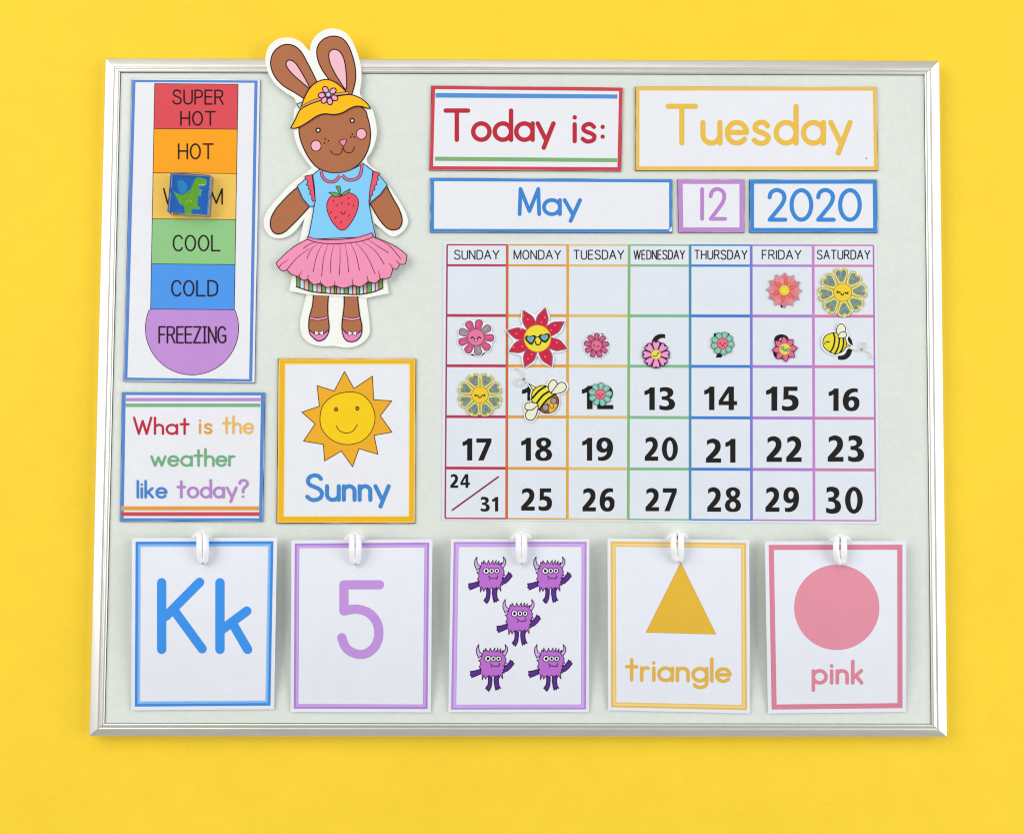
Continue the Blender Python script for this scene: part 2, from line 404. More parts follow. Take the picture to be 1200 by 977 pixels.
for k in range(4):
    a, b = k, (k + 1) % 4
    bm = bmesh.new(); A, B = [], []
    d = (wo[b] - wo[a]); d.z = 0; d.normalize()
    for t, z in PROF:
        pa = wo[a].lerp(wi[a], t) + d * 0.00012; pb = wo[b].lerp(wi[b], t) - d * 0.00012
        A.append(bm.verts.new((pa.x, pa.y, z))); B.append(bm.verts.new((pb.x, pb.y, z)))
    n = len(PROF)
    for i in range(n):
        j = (i + 1) % n; f = bm.faces.new([A[i], A[j], B[j], B[i]]); f.smooth = 1 <= i <= n - 5
    bm.faces.new(A); bm.faces.new(list(reversed(B)))
    bmesh.ops.recalc_face_normals(bm, faces=bm.faces)
    for e in bm.edges:
        ends = all(v in A for v in e.verts) or all(v in B for v in e.verts)
        i = A.index(e.verts[0]) if e.verts[0] in A else B.index(e.verts[0])
        if ends or i < 2 or i >= n - 4: e.smooth = False
    for v in bm.verts: v.co -= bt.loc
    raw('frame_bar', bm, mat((240, 238, 230), 'metal'), MB)
pan = Part(bt, 'board_panel')
bm = bmesh.new()
top = [wo[i].lerp(wi[i], 1.03) for i in range(4)]
vt = [bm.verts.new((p.x - bt.loc.x, p.y - bt.loc.y, ZB)) for p in top]; vb = [bm.verts.new((p.x - bt.loc.x, p.y - bt.loc.y, .0083)) for p in top]
# the panel's top lies at ZB inside the frame's lip (lip underside at 9.6 mm is hidden by it)
bm.faces.new(list(reversed(vt))); bm.faces.new(vb)
for k in range(4): bm.faces.new([vt[k], vt[(k + 1) % 4], vb[(k + 1) % 4], vb[k]])
bmesh.ops.recalc_face_normals(bm, faces=bm.faces)
pan.bm.free(); raw('board_panel', bm, mat((226, 230, 221), 'board'), MB)

bm = bmesh.new(); lo = [wo[i].lerp(wi[i], .99) for i in range(4)]
va = [bm.verts.new((p.x - bt.loc.x, p.y - bt.loc.y, z)) for z in (.0081, .0060) for p in lo]
bm.faces.new(list(reversed(va[:4]))); bm.faces.new(va[4:])
for k in range(4): bm.faces.new([va[k], va[(k + 1) % 4], va[4 + (k + 1) % 4], va[4 + k]])
bmesh.ops.recalc_face_normals(bm, faces=bm.faces)
raw('back_panel', bm, mat((150, 147, 138), 'print'), MB)

# ------------------------------------------------------------------ flat cards
WH = (235, 235, 239)
def inset(q, *d):
    """quad TL,TR,BR,BL moved in by left, top, right, bottom"""
    l, t, r, b = d if len(d) == 4 else d * 4
    w = q[1][0] - q[0][0]; h = q[3][1] - q[0][1]
    def bi(u, v):
        x = (1 - v) * ((1 - u) * q[0][0] + u * q[1][0]) + v * ((1 - u) * q[3][0] + u * q[2][0])
        y = (1 - v) * ((1 - u) * q[0][1] + u * q[1][1]) + v * ((1 - u) * q[3][1] + u * q[2][1])
        return (x, y)
    return [bi(l / w, t / h), bi(1 - r / w, t / h), bi(1 - r / w, 1 - b / h), bi(l / w, 1 - b / h)]
def wobble(q, amp=.25, n=7):
    out = []
    for k in range(4):
        a, b = q[k], q[(k + 1) % 4]
        for i in range(n):
            t = i / n; j = amp if i else 0
            out.append((a[0] + (b[0] - a[0]) * t + random.uniform(-j, j), a[1] + (b[1] - a[1]) * t + random.uniform(-j, j)))
    return out
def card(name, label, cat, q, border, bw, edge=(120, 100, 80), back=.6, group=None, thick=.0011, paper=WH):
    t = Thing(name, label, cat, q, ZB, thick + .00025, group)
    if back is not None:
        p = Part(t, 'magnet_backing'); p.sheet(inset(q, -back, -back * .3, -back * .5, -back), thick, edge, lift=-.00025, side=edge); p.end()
    p = Part(t, 'card_sheet'); p.sheet(wobble(q), .00024, paper); p.end()
    if border:
        p = Part(t, 'printed_border'); p.ring(wobble(inset(q, .15), .12), inset(q, *(bw if isinstance(bw, tuple) else (bw,))), border); p.end()
    return t
def part_text(t, *a, name='lettering', **k):
    p = Part(t, name); text(p, *a, **k); return p.end()

# thermometer
q = [(154.8, 92.6), (304.5, 93.4), (298.2, 448.2), (145.1, 446.2)]
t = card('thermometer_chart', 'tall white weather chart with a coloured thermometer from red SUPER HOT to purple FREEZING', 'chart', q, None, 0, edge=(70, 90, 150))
p = Part(t, 'printed_border'); p.ring(inset(q, .3, 1.2, 2.6, .8), inset(q, 4, 3.9, 6.2, 3.9), (92, 136, 208)); p.end()
LX = lambda y: 181.3 + (y - 98.5) * (176.5 - 181.3) / (362.3 - 98.5)
RXX = lambda y: 279.0 + (y - 98.5) * (274.5 - 279.0) / (362.3 - 98.5)
ys = [98.5, 151.2, 203.0, 256.9, 309.6, 362.5]
cols = [(222, 80, 88), (250, 164, 34), (243, 196, 92), (146, 200, 134), (80, 152, 234)]
INK = (42, 22, 30)
for k in range(5):
    p = Part(t, 'temperature_band'); a, b = ys[k], ys[k + 1]
    qd = [(LX(a), a - .3), (RXX(a), a + .5), (RXX(b), b + .5), (LX(b), b - .3)]
    p.fill(qd, cols[k]); p.line(qd, .75, INK, closed=True); p.end()
p = Part(t, 'thermometer_bulb')
bulb = [(LX(362), 362.2)] + [q_ for q_ in ell(225, 384.6, 54.6, 54.6, 202, -22, 44)] + [(RXX(362), 363)]
p.fill(bulb, (196, 144, 214)); p.line(bulb, .75, INK, closed=True); p.end()
part_text(t, 'SUPER', 201.9, 262.3, 105.0, 122.8, 1.9, INK, font=CAP, slope=.005)
part_text(t, 'HOT', 211.1, 252.9, 130.2, 147.6, 1.9, INK, font=CAP)
part_text(t, 'HOT', 208.5, 250.4, 168.1, 186.9, 1.9, INK, font=CAP)
part_text(t, 'WARM', 191, 261.2, 220.5, 240.0, 1.9, INK, font=CAP)
part_text(t, 'COOL', 202.5, 258.3, 275.2, 294.6, 1.9, INK, font=CAP)
part_text(t, 'COLD', 200.7, 255.4, 328.1, 347.4, 1.9, INK, font=CAP)
part_text(t, 'FREEZJNG', 185.6, 265.1, 382.1, 402.4, 1.9, INK, font=CAP, gap=.17)
THERM_TOP = ZB + .00135

# dinosaur magnet: a clear block over a printed picture
q = [(199.6, 202.2), (246.6, 204.9), (243.2, 251.9), (195.6, 248.6)]
dz = THERM_TOP + .0003
HZ = .0066
t = Thing('block_magnet', 'clear square block magnet with a green dinosaur on blue, covering WARM', 'magnet', q, dz, HZ)
# the picture hangs under the clear block
pt = Thing.__new__(Thing); pt.root = t.root; pt.loc = t.loc; pt.zb, pt.top, pt.bend, pt.layer = dz, .0012, None, 0
qb = [P(x, y, dz + HZ) for x, y in q]
def drop_px(p3, z):   # photograph pixel of the block's corner lower down
    v = CR.transposed() @ (Vector((p3.x, p3.y, z)) - CL)
    return (600 + FPX * v.x / -v.z, 488.5 - FPX * v.y / -v.z)
ql = [drop_px(v, dz + .0012) for v in qb]
p = Part(pt, 'picture_tile'); p.sheet(inset(ql, .25), .0012, (4, 118, 214), side=(20, 90, 160)); p.fill(inset(ql, .6), (4, 120, 220))
def DM(pts):   # dinosaur drawn on the tile: from the block's face down to the tile
    o = []
    for x, y in G(12.63, 180, 190, pts):
        u = P(x, y, dz + HZ); o.append(drop_px(u, dz + .0012))
    return o
p.fill(spl(DM([(330, 260), (400, 250), (470, 330), (450, 420), (390, 440), (340, 380)]), True), (30, 160, 232)); p.end()
p = Part(pt, 'dinosaur_print')
dino = DM([(272, 418), (330, 452), (400, 463), (460, 438), (515, 390), (555, 310), (580, 245), (615, 212), (670, 208), (725, 222), (757, 250), (760, 292), (740, 326), (690, 338), (650, 335), (636, 372), (655, 392), (690, 392), (688, 412), (655, 412), (662, 452), (680, 478), (650, 486), (622, 474), (626, 560), (622, 632), (662, 650), (642, 680), (560, 668), (532, 700), (522, 764), (450, 764), (436, 700), (428, 640), (360, 590), (322, 520)])
p.fill(dino, (122, 204, 38)); p.line(dino, .9, (80, 190, 150), closed=True)
for a in ((470, 565), (525, 560)): p.dot(*DM([a])[0], 1.2, (190, 226, 90), n=10)
p.dot(*DM([(505, 525)])[0], .9, (150, 210, 60), n=10)
p.line(DM([(650, 312), (700, 318), (742, 306)]), .9, (225, 240, 230))
p.line(spl(DM([(650, 380), (680, 395), (665, 430), (670, 470)])), 1.0, (150, 215, 225)); p.end()
bm = bmesh.new()
bmesh.ops.create_cube(bm, size=1)
zs0, zs1 = dz + .00155, dz + HZ
cor = {(-1, 1): qb[0], (1, 1): qb[1], (1, -1): qb[2], (-1, -1): qb[3]}
for v in bm.verts:
    c = cor[(1 if v.co.x > 0 else -1, 1 if v.co.y > 0 else -1)]
    v.co = Vector((c.x, c.y, zs1 if v.co.z > 0 else zs0)) - t.loc
bmesh.ops.bevel(bm, geom=[e for e in bm.edges if abs(e.verts[0].co.z - e.verts[1].co.z) > .001 or e.verts[0].co.z > .004], offset=.0005, segments=3, affect='EDGES')
raw('clear_block', bm, mat((250, 252, 255), 'acrylic'), t.root)

# the word cards
q = [(505.9, 100.6), (729.7, 103.0), (727.6, 200.2), (503.3, 199.0)]
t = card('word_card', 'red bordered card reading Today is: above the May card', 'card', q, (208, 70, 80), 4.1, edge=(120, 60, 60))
p = Part(t, 'printed_stripe', label='blue stripe'); p.fill([(510.4, 109.2), (723.6, 111.0), (723.5, 115.8), (510.4, 114.6)], (84, 146, 214)); p.end()
p = Part(t, 'printed_stripe', label='green stripe'); p.fill([(509.8, 183.8), (723.4, 185.6), (723.3, 190.2), (509.7, 188.6)], (128, 178, 120)); p.end()
part_text(t, 'Today', 519.6, 651.2, 127.2, 166.6, 5.5, (190, 46, 62), gap=.17)
part_text(t, 'is:', 671.0, 708.7, 127.6, 168.2, 5.2, (190, 46, 62), gap=.25)

q = [(745, 102), (1027.2, 102.2), (1028.7, 199.6), (745, 199.5)]
t = card('word_card', 'wide yellow bordered card reading Tuesday at top right', 'card', q, (238, 192, 88), 4.3, edge=(130, 100, 50))
part_text(t, 'Tuesday', 780, 999.2, 121.8, 170.8, 6.3, (236, 190, 76), gap=.20)
p = Part(t, 'speck'); p.dot(1015.3, 185.6, .8, (90, 90, 90), n=8); p.end()

q = [(504.5, 208.6), (787.6, 210.2), (787.6, 272.4), (504.3, 271.8)]
t = card('word_card', 'long blue bordered card reading May below the Today is: card', 'card', q, (74, 138, 208), (4.3, 3.8, 3.4, 3.6), edge=(50, 80, 130))
part_text(t, 'May', 606.7, 682, 219.3, 253.3, 4.7, (66, 134, 208), gap=.16)
p = Part(t, 'torn_corner', label='white notch at the lower right corner'); p.fill([(787.3, 265), (783.6, 271.2), (787.3, 271.2)], (240, 244, 248)); p.end()

q = [(794.5, 210.2), (872, 210.4), (872, 272), (795.5, 272)]
t = card('number_card', 'small purple bordered card reading 12 between May and 2020', 'card', q, (194, 140, 206), 5.4, edge=(110, 80, 120))
part_text(t, '12', 820.6, 852, 219.6, 258.8, 4.7, (190, 134, 204), gap=.30)

q = [(878.8, 210.6), (1027.6, 210.6), (1028.2, 272.2), (878.8, 272.0)]
t = card('number_card', 'blue bordered card reading 2020 below Tuesday', 'card', q, (66, 138, 212), 4.9, edge=(50, 80, 130))
part_text(t, '2020', 898.8, 1010, 220.6, 260, 5.1, (64, 136, 212), gap=.22)

# question card
q = [(143.4, 459.4), (310.1, 459.9), (307.7, 610.5), (140.9, 610.5)]
t = card('question_card', 'blue bordered card asking What is the weather like today? in coloured words', 'card', q, (84, 138, 208), (4.0, 3.4, 4.2, 3.6), edge=(60, 80, 130))
for nm, c, a, b, x0, x1 in (('purple stripe', (190, 142, 210), 466.2, 470.1, 146.6, 306), ('green stripe', (122, 182, 134), 472.8, 476.8, 146.6, 305), ('orange stripe', (230, 160, 74), 593.0, 597.8, 142.2, 304), ('red stripe', (208, 76, 84), 599.8, 604.4, 142, 304)):
    p = Part(t, 'printed_stripe', label=nm); p.fill([(x0, a), (x1, a), (x1, b), (x0, b)], c); p.end()
part_text(t, 'What', 155.7, 222.2, 488, 509.6, 3.0, (196, 46, 70), gap=.20)
part_text(t, 'is', 233, 249.4, 487.5, 508.6, 2.9, (226, 164, 70), gap=.26)
part_text(t, 'the', 260.2, 297.9, 486.6, 508.6, 2.9, (238, 188, 96), gap=.19)
part_text(t, 'weather', 176.1, 276.4, 524.7, 546.8, 2.9, (114, 176, 128), gap=.17)
part_text(t, 'like', 160, 196.2, 562.0, 584.0, 3.0, (70, 134, 208), gap=.21)
part_text(t, 'today?', 206.8, 291.3, 561.0, 583.8, 2.9, (184, 134, 200), gap=.19)

# sunny card
q = [(326.6, 420.2), (487, 420.3), (486.0, 612.4), (324.8, 612.5)]
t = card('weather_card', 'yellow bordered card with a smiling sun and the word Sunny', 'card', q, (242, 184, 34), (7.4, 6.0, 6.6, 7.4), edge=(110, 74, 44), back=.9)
p = Part(t, 'fine_line'); p.line(inset(q, .9), .5, (250, 226, 150), closed=True); p.line(inset(q, 8.4, 6.9, 7.4, 8.4), .9, (250, 236, 180), closed=True); p.end()
F5 = lambda pts: G(4.247, 310, 400, pts)
rays = F5([(398, 150), (445, 235), (537, 173), (543, 290), (633, 296), (576, 370), (634, 451), (545, 467), (564, 561), (470, 533), (438, 623), (382, 545), (299, 594), (293, 512), (194, 496), (252, 410), (186, 352), (273, 322), (262, 220), (347, 247)])
SB = (96, 66, 34)
p = Part(t, 'sun_rays'); p.fill(rays, (240, 174, 44)); p.line(rays, 1.0, SB, closed=True); p.end()
p = Part(t, 'sun_face'); c = spl(F5([(412, 252), (480, 262), (530, 310), (550, 380), (530, 450), (480, 498), (405, 513), (335, 490), (288, 440), (276, 385), (290, 320), (340, 272)]), True)
p.fill(c, (248, 206, 28)); p.line(c, 1.0, SB, closed=True)
for e in F5([(356, 338), (462, 333)]): p.dot(*e, 2.4, SB, 2.7); p.dot(*e, 1.1, (190, 150, 60), n=10)
p.line(spl(F5([(357, 420), (372, 443), (405, 456), (440, 445), (463, 412)])), 1.0, SB); p.end()
part_text(t, 'Sunny', 357.6, 457.8, 554.5, 587.9, 5.0, (68, 136, 206), gap=.20)

# ------------------------------------------------------------------ calendar
q = [(519.6, 284.2), (1027.6, 285.5), (1030.9, 613.8), (518.0, 609.2)]
t = Thing('calendar_sheet', 'white paper month calendar with rainbow grid lines and black dates', 'calendar', q, ZB, .0005)
p = Part(t, 'calendar_paper'); p.sheet(wobble(q, .2, 9), .00045, (226, 230, 237)); p.end()
VX0 = [524.0, 594.4, 665.3, 737.3, 808.7, 880.3, 952.9, 1023.6]
VX1 = [521.7, 593.7, 664.8, 736.2, 808.7, 880.7, 954.0, 1026.3]
HY0 = [286.9, 310.9, 369.6, 428.5, 488.0, 548.2, 607.0]
HY1 = [287.6, 311.6, 370.6, 429.7, 490.2, 550.5, 610.0]
def vx(i, y): return VX0[i] + (VX1[i] - VX0[i]) * (y - 287) / 320
def hy(j, x): return HY0[j] + (HY1[j] - HY0[j]) * (x - 522) / 504
ccol = [(188, 62, 88), (226, 160, 70), (224, 192, 112), (130, 186, 142), (68, 126, 206), (172, 128, 204), (208, 128, 176)]
vcol = [(160, 62, 104), (206, 108, 62), (224, 168, 66), (134, 182, 120), (76, 142, 178), (122, 124, 208), (202, 132, 200), (184, 112, 180)]
for j in range(7):
    for i in range(7):
        xa, xb = VX0[i], VX0[i + 1]
        w = 3.4 if 1 < j < 6 else (2.6 if j == 1 else 1.7)
        a = (vx(i, hy(j, xa)), hy(j, xa)); b = (vx(i + 1, hy(j, xb)), hy(j, xb))
        t.layer = 0; p = Part(t, 'grid_line'); p.line([a, b], w, ccol[i], cap='b'); p.end()
for i in range(8):
    a = (vx(i, HY0[0]), hy(0, VX0[i])); b = (vx(i, 607), hy(6, VX1[i]))
    t.layer = 1; p = Part(t, 'grid_line'); p.line([a, b], 3.1 if 0 < i < 7 else 1.8, vcol[i], cap='b'); p.end()
for s, a, b in (('SUNDAY', 532, 585.4), ('MONDAY', 601.8, 657.8), ('TUESDAY', 671.6, 731.6), ('WEDNESDAY', 742.3, 803), ('THURSDAY', 813.2, 876.2), ('FRIDAY', 892.6, 939.4), ('SATURDAY', 957.2, 1020.2)):
    t.layer = 0; p = Part(t, 'weekday_name'); text(p, s, a, b, 292.8, 304.4, 1.35, (40, 40, 48), font=CAP, gap=.20, cap='b'); p.end()
for s, x0, y0, x1, y1 in (('1', 909.5, 332, 920.5, 360.4), ('3', 551, 390, 569, 417), ('5', 692, 391, 708.6, 418), ('6', 762.8, 391.5, 781.5, 419.5), ('7', 836.5, 390.5, 855, 419), ('8', 906, 392, 925.5, 420.5), ('9', 980, 393, 999.2, 421.5),
        ('10', 545, 452, 580, 479), ('11', 611.6, 452.5, 644, 479.2), ('12', 681.8, 452, 718.8, 479.4), ('13', 755.2, 453.8, 790.9, 480.4), ('14', 825.3, 452.9, 863.7, 480.4), ('15', 897.8, 452.9, 935.9, 481.1), ('16', 971.1, 455.1, 1007.2, 481.4),
        ('17', 542, 513.6, 575.9, 539.4), ('18', 610.8, 512.8, 647, 539.6), ('19', 682.3, 512.8, 718.4, 539.6), ('20', 755.6, 512.1, 794.4, 539.8), ('21', 827.3, 514, 861.9, 541.9), ('22', 898.3, 511.2, 939.4, 541.1), ('23', 970, 510.3, 1012.4, 540.8),
        ('24', 527.7, 555.4, 550.6, 571.5), ('31', 563.1, 582.1, 583.8, 599), ('25', 610.8, 572, 646.9, 598.1), ('26', 682.6, 572, 720.2, 599), ('27', 756.5, 571.9, 793.1, 598.8), ('28', 828.8, 570.9, 868.4, 599.4), ('29', 897, 570.8, 936.4, 599.5), ('30', 967.8, 570.4, 1011.1, 601.4)):
    t.layer = 4; p = Part(t, 'date_number'); number(p, s, x0, y0, x1, y1); p.end()
p = Part(t, 'dividing_slash'); p.line([(530.1, 597.5), (583.8, 558.7)], 1.9, (140, 44, 84)); p.end()

# ------------------------------------------------------------------ stickers lying on the calendar
ZC = ZB + .0005 + .0022 * 0 + .00062
STG = 'stickers on the calendar'
def rotp(pts, cx, cy, a, s=1.0):
    c, n = math.cos(a), math.sin(a)
    return [(cx + (x * c - y * n) * s, cy + (x * n + y * c) * s) for x, y in pts]
def petal(kind, r0, r1, w):
    """petal pointing along +x from r0 to r1"""
    m = (r0 + r1) / 2
    if kind == 'round': return spl([(r0, -w * .30), (m, -w * .46), (r1 - w * .3, -w * .5), (r1, 0), (r1 - w * .3, w * .5), (m, w * .46), (r0, w * .30)], n=4)
    if kind == 'point': return spl([(r0, -w * .42), (m, -w * .5), (r1 - (r1 - r0) * .22, -w * .26), (r1, 0)], n=3)[:-1] + spl([(r1, 0), (r1 - (r1 - r0) * .22, w * .26), (m, w * .5), (r0, w * .42)], n=3)
    if kind == 'heart': return spl([(r0, -w * .16), (m, -w * .42), (r1 - w * .2, -w * .5), (r1, -w * .26), (r1 - w * .16, 0), (r1, w * .26), (r1 - w * .2, w * .5), (m, w * .42), (r0, w * .16)], n=4)
def flower(label, cx, cy, rc, R, kind, w, angs, fillc, linec, cenc, cenline, margin=1.4, mcol=(246, 246, 250), alt=None, pk='vinyl', inner=None, lw=.8):
    t = Thing('flower_sticker', label, 'sticker', (cx, cy), ZC, .00018, STG)
    p = Part(t, 'sticker_backing')
    pts = []
    angs = sorted(angs)
    for a in angs:
        pp = petal('round' if kind != 'point' else kind, rc * .95, R + margin, w + margin * 2)
        L = len(pp)
        pts += [rotp([q_], cx, cy, math.radians(a))[0] for q_ in pp]
    # star-shaped hull of the petals around the centre
    best = {}
    for x, y in pts:
        k = round(math.degrees(math.atan2(y - cy, x - cx)) / 6) % 60; d = math.hypot(x - cx, y - cy)
        if k not in best or best[k][0] < d: best[k] = (d, (x, y))
    hull = [best[k][1] for k in sorted(best)]
    p.sheet(hull, .00016, mcol, 'vinyl'); p.end()
    for n_, a in enumerate(angs):
        p = Part(t, 'petal'); pp = rotp(petal(kind, rc * .7, R, w), cx, cy, math.radians(a))
        fc = alt if (alt and n_ % 3 == 1) else fillc
        p.fill(pp, fc, pk); p.line(pp, lw, linec)
        if kind == 'round' and R > 12: p.line(rotp([(rc + (R - rc) * .3, -w * .12), (R - w * .32, -w * .14)], cx, cy, math.radians(a)), .5, tuple(min(255, v + 50) for v in fc))
        if inner: p.fill(rotp(petal(kind, rc + (R - rc) * .10, R - (R - rc) * .10, w * .80), cx, cy, math.radians(a)), *inner)
        p.end()
    p = Part(t, 'flower_centre'); c = ell(cx, cy, rc, n=28); p.fill(c, cenc, 'vinyl'); p.line(c, .9, cenline, closed=True); p.end()
    return t
def ang(n, off): return [off + 360 * k / n for k in range(n)]
def smile(t, cx, cy, s, c=(60, 30, 40), wide=False, tilt=0):
    p = Part(t, 'printed_face')
    f = lambda q_: rotp(q_, cx, cy, math.radians(tilt), s)
    p.line(spl(f([(-.62, .02), (-.45, -.16), (-.25, .02)])), s * .15, c); p.line(spl(f([(.25, .02), (.45, -.16), (.62, .02)])), s * .15, c)
    m = spl(f([(-.22, .14), (-.12, .36), (0, .42), (.12, .36), (.22, .14)]))
    if wide: p.fill(m, (250, 240, 240)); p.line(m, s * .10, c, closed=True)
    else: p.line(m, s * .13, c)
    p.end()
def wink(t, cx, cy, s, tilt=0):
    p = Part(t, 'printed_face'); f = lambda q_: rotp(q_, cx, cy, math.radians(tilt), s)
    for sx in (-1, 1):
        p.line(spl(f([(sx * .68, -.08), (sx * .5, .12), (sx * .34, .0)])), s * .15, (40, 36, 20))
        p.line(f([(sx * .62, .10), (sx * .72, .18)]), s * .1, (40, 36, 20))
    p.line(spl(f([(-.2, .12), (-.08, .34), (.08, .34), (.2, .12)])), s * .13, (40, 36, 20)); p.end()

pink, grey = (206, 84, 128), (158, 140, 146)
t = flower('pink and grey round petalled smiling flower sticker below SUNDAY', 557.8, 395.3, 9.6, 21.2, 'round', 8.2, ang(9, -78), pink, (112, 58, 78), (232, 120, 160), (190, 70, 110), 1.6, alt=grey)
smile(t, 557.6, 396.2, 9.2, wide=True)
t = flower('large red spotted sunflower sticker wearing heart shaped sunglasses', 629.9, 396.6, 15.6, 37, 'point', 13.5,
    [math.degrees(math.atan2(y - 508, x - 548)) for x, y in ((345, 110), (655, 85), (905, 285), (935, 640), (735, 880), (375, 890), (165, 685), (105, 395))],
    (206, 22, 62), (128, 108, 116), (240, 222, 50), (236, 150, 50), 1.7, lw=1.0)
p = Part(t, 'petal_spots')
for x, y in ((410, 235), (348, 180), (605, 275), (655, 208), (745, 388), (798, 318), (825, 565), (658, 770), (466, 733), (413, 800), (330, 620), (205, 632), (245, 437), (310, 375)): p.dot(*G(12.21, 585, 355, [(x, y)])[0], 1.0, (246, 130, 150), n=8)
p.end()
p = Part(t, 'sunglasses_print')
for h in ([(455, 600), (385, 540), (372, 490), (400, 465), (440, 478), (480, 460), (520, 470), (520, 520), (490, 570)], [(655, 570), (590, 530), (568, 480), (590, 448), (630, 455), (672, 435), (715, 445), (725, 485), (700, 535)]):
    hp = spl(G(12.21, 585, 355, h), True, 4); p.fill(hp, (30, 30, 32)); cx_ = sum(a for a, b in hp) / len(hp); cy_ = sum(b for a, b in hp) / len(hp)
    p.fill([(cx_ + (a - cx_) * .68, cy_ + (b - cy_) * .66) for a, b in hp], (120, 170, 176))
p.line(G(12.21, 585, 355, [(515, 490), (575, 485)]), 1.2, (30, 30, 32)); p.line(spl(G(12.21, 585, 355, [(518, 555), (530, 590), (558, 600), (585, 585), (598, 550)])), 1.4, (40, 36, 24)); p.end()
t = flower('small pink smiling flower sticker alone below TUESDAY', 699, 404.8, 6.3, 14.6, 'round', 6.0, ang(9, -88), (196, 84, 124), (104, 50, 72), (232, 112, 146), (180, 60, 96), 1.2)
smile(t, 698.6, 405.6, 6, wide=True, tilt=12)
t = flower('pale pink heart petalled flower sticker with yellow centre covering the 6', 768.8, 415.4, 5.8, 15.6, 'heart', 8.6, ang(8, -90), (236, 156, 204), (92, 34, 74), (238, 216, 84), (180, 150, 60), .5, mcol=(92, 34, 74), lw=1.2)
p = Part(t, 'printed_face'); p.line(spl(G(8.57, 740, 370, [(218, 400), (238, 408), (255, 400), (262, 378)])), .9, (50, 60, 20)); p.dot(*G(8.57, 740, 370, [(272, 372)])[0], .8, (50, 60, 20), n=8); p.end()
t = flower('small mint green flower sticker with pink face covering the 7 below THURSDAY', 846.8, 402.4, 6.3, 13.6, 'round', 6.6, ang(9, -75), (136, 194, 170), (70, 124, 104), (236, 112, 132), (190, 60, 84), .3, mcol=(110, 160, 140))
smile(t, 846.8, 402.8, 6)
t = flower('small pink pointed flower sticker in glasses covering the 8 below FRIDAY', 919.8, 409, 6.6, 15.0, 'point', 6.8, ang(8, -95), (226, 104, 146), (124, 34, 76), (240, 220, 70), (200, 160, 60), .4, mcol=(150, 50, 90))
p = Part(t, 'sunglasses_print')
for x, y, r in ((250, 765, 2.3), (272, 785, 1.6), (300, 782, 2.3)): e = G(7.815, 885, 310, [(x, y)])[0]; p.dot(*e, r, (60, 110, 110), n=12); p.dot(*e, r * .55, (190, 214, 150), n=10)
p.end()
# coral flower: two rings of petals
t = Thing('flower_sticker', 'coral twelve pointed flower sticker with plain yellow centre', 'sticker', (919.2, 340.1), ZC, .00018, STG)
star = []
for k in range(12):
    a = math.radians(-88 + 30 * k); b = a + math.radians(15)
    star += [(919.2 + 21.3 * math.cos(a), 340.1 + 21.3 * math.sin(a)), (919.2 + 17.3 * math.cos(b - .1), 340.1 + 17.3 * math.sin(b - .1)), (919.2 + 17.3 * math.cos(b + .1), 340.1 + 17.3 * math.sin(b + .1))]
p = Part(t, 'sticker_backing'); p.sheet(star, .00016, (176, 150, 156), 'vinyl'); p.end()
for k in range(12):
    p = Part(t, 'petal'); pp = rotp(petal('point', 4, 20.2, 10.5), 919.2, 340.1, math.radians(-88 + 30 * k)); p.fill(pp, (234, 142, 146) if k % 2 else (224, 124, 130), 'vinyl')
    p.line(rotp([(6, 0), (17, 0)], 919.2, 340.1, math.radians(-88 + 30 * k)), .4, (200, 100, 100)); p.end()
for k in range(6):
    p = Part(t, 'inner_petal'); p.fill(rotp(petal('point', 4, 15.5, 5.2), 919.2, 340.1, math.radians(-78 + 60 * k)), (216, 92, 84), 'vinyl'); p.line(rotp([(6, 0), (13, 0)], 919.2, 340.1, math.radians(-78 + 60 * k)), .6, (240, 150, 130)); p.end()
p = Part(t, 'flower_centre'); p.dot(919.2, 340.1, 5.9, (236, 204, 62)); p.dot(919.2, 340.1, 3.2, (240, 222, 60)); p.end()
t = flower('large gold edged shiny heart petalled flower sticker below SATURDAY', 987.5, 342.7, 10.6, 28.0, 'heart', 15.5, ang(8, -95), (236, 224, 128), (186, 166, 66), (242, 208, 44), (196, 140, 40), .9, mcol=(240, 236, 190), inner=((128, 148, 138), 'foil'), lw=.9)
wink(t, 987.4, 342.4, 9.5, 6)
t = flower('gold edged shiny heart petalled flower sticker at the left above 17', 562.5, 462.7, 9.8, 25.4, 'heart', 14.2, ang(8, -112), (236, 224, 128), (186, 166, 66), (242, 204, 40), (196, 140, 40), .9, mcol=(240, 236, 190), inner=((128, 148, 138), 'foil'), lw=.9)
wink(t, 562.4, 462.8, 8.8)
t = flower('small mint green flower sticker with pink face on the black 12', 703.5, 462, 5.7, 13.7, 'round', 6.0, ang(9, -84), (136, 194, 176), (84, 140, 124), (236, 112, 132), (190, 60, 84), .2, mcol=(110, 160, 140))
smile(t, 703.5, 462.6, 5.6)

# bees
BK = (34, 30, 24)
f9 = lambda q_: G(7.51, 950, 305, q_)
t = Thing('bee_sticker', 'yellow bee sticker facing left with a looping trail, over the 9', 'sticker', (980, 402), ZC, .00018, STG)
body = spl(f9([(108, 715), (130, 665), (185, 640), (250, 640), (300, 680), (315, 740), (290, 795), (225, 824), (165, 805), (118, 765)]), True, 4)
p = Part(t, 'sticker_backing')
p.sheet(spl(f9([(92, 710), (120, 650), (185, 624), (222, 622), (225, 580), (245, 548), (285, 542), (318, 580), (322, 625), (338, 660), (325, 690), (345, 735), (400, 775), (392, 800), (340, 775), (318, 790), (280, 830), (220, 840), (150, 818), (104, 775)]), True, 3), .00016, (246, 246, 250), 'vinyl'); p.end()
p = Part(t, 'trail'); tr = spl(f9([(345, 762), (400, 790), (452, 784), (485, 757), (476, 728), (446, 726), (434, 756), (456, 790), (508, 808), (534, 850), (528, 872)])); p.line(tr, 1.9, (244, 244, 240), kind='vinyl'); p.line(tr, .7, (170, 168, 140)); p.end()
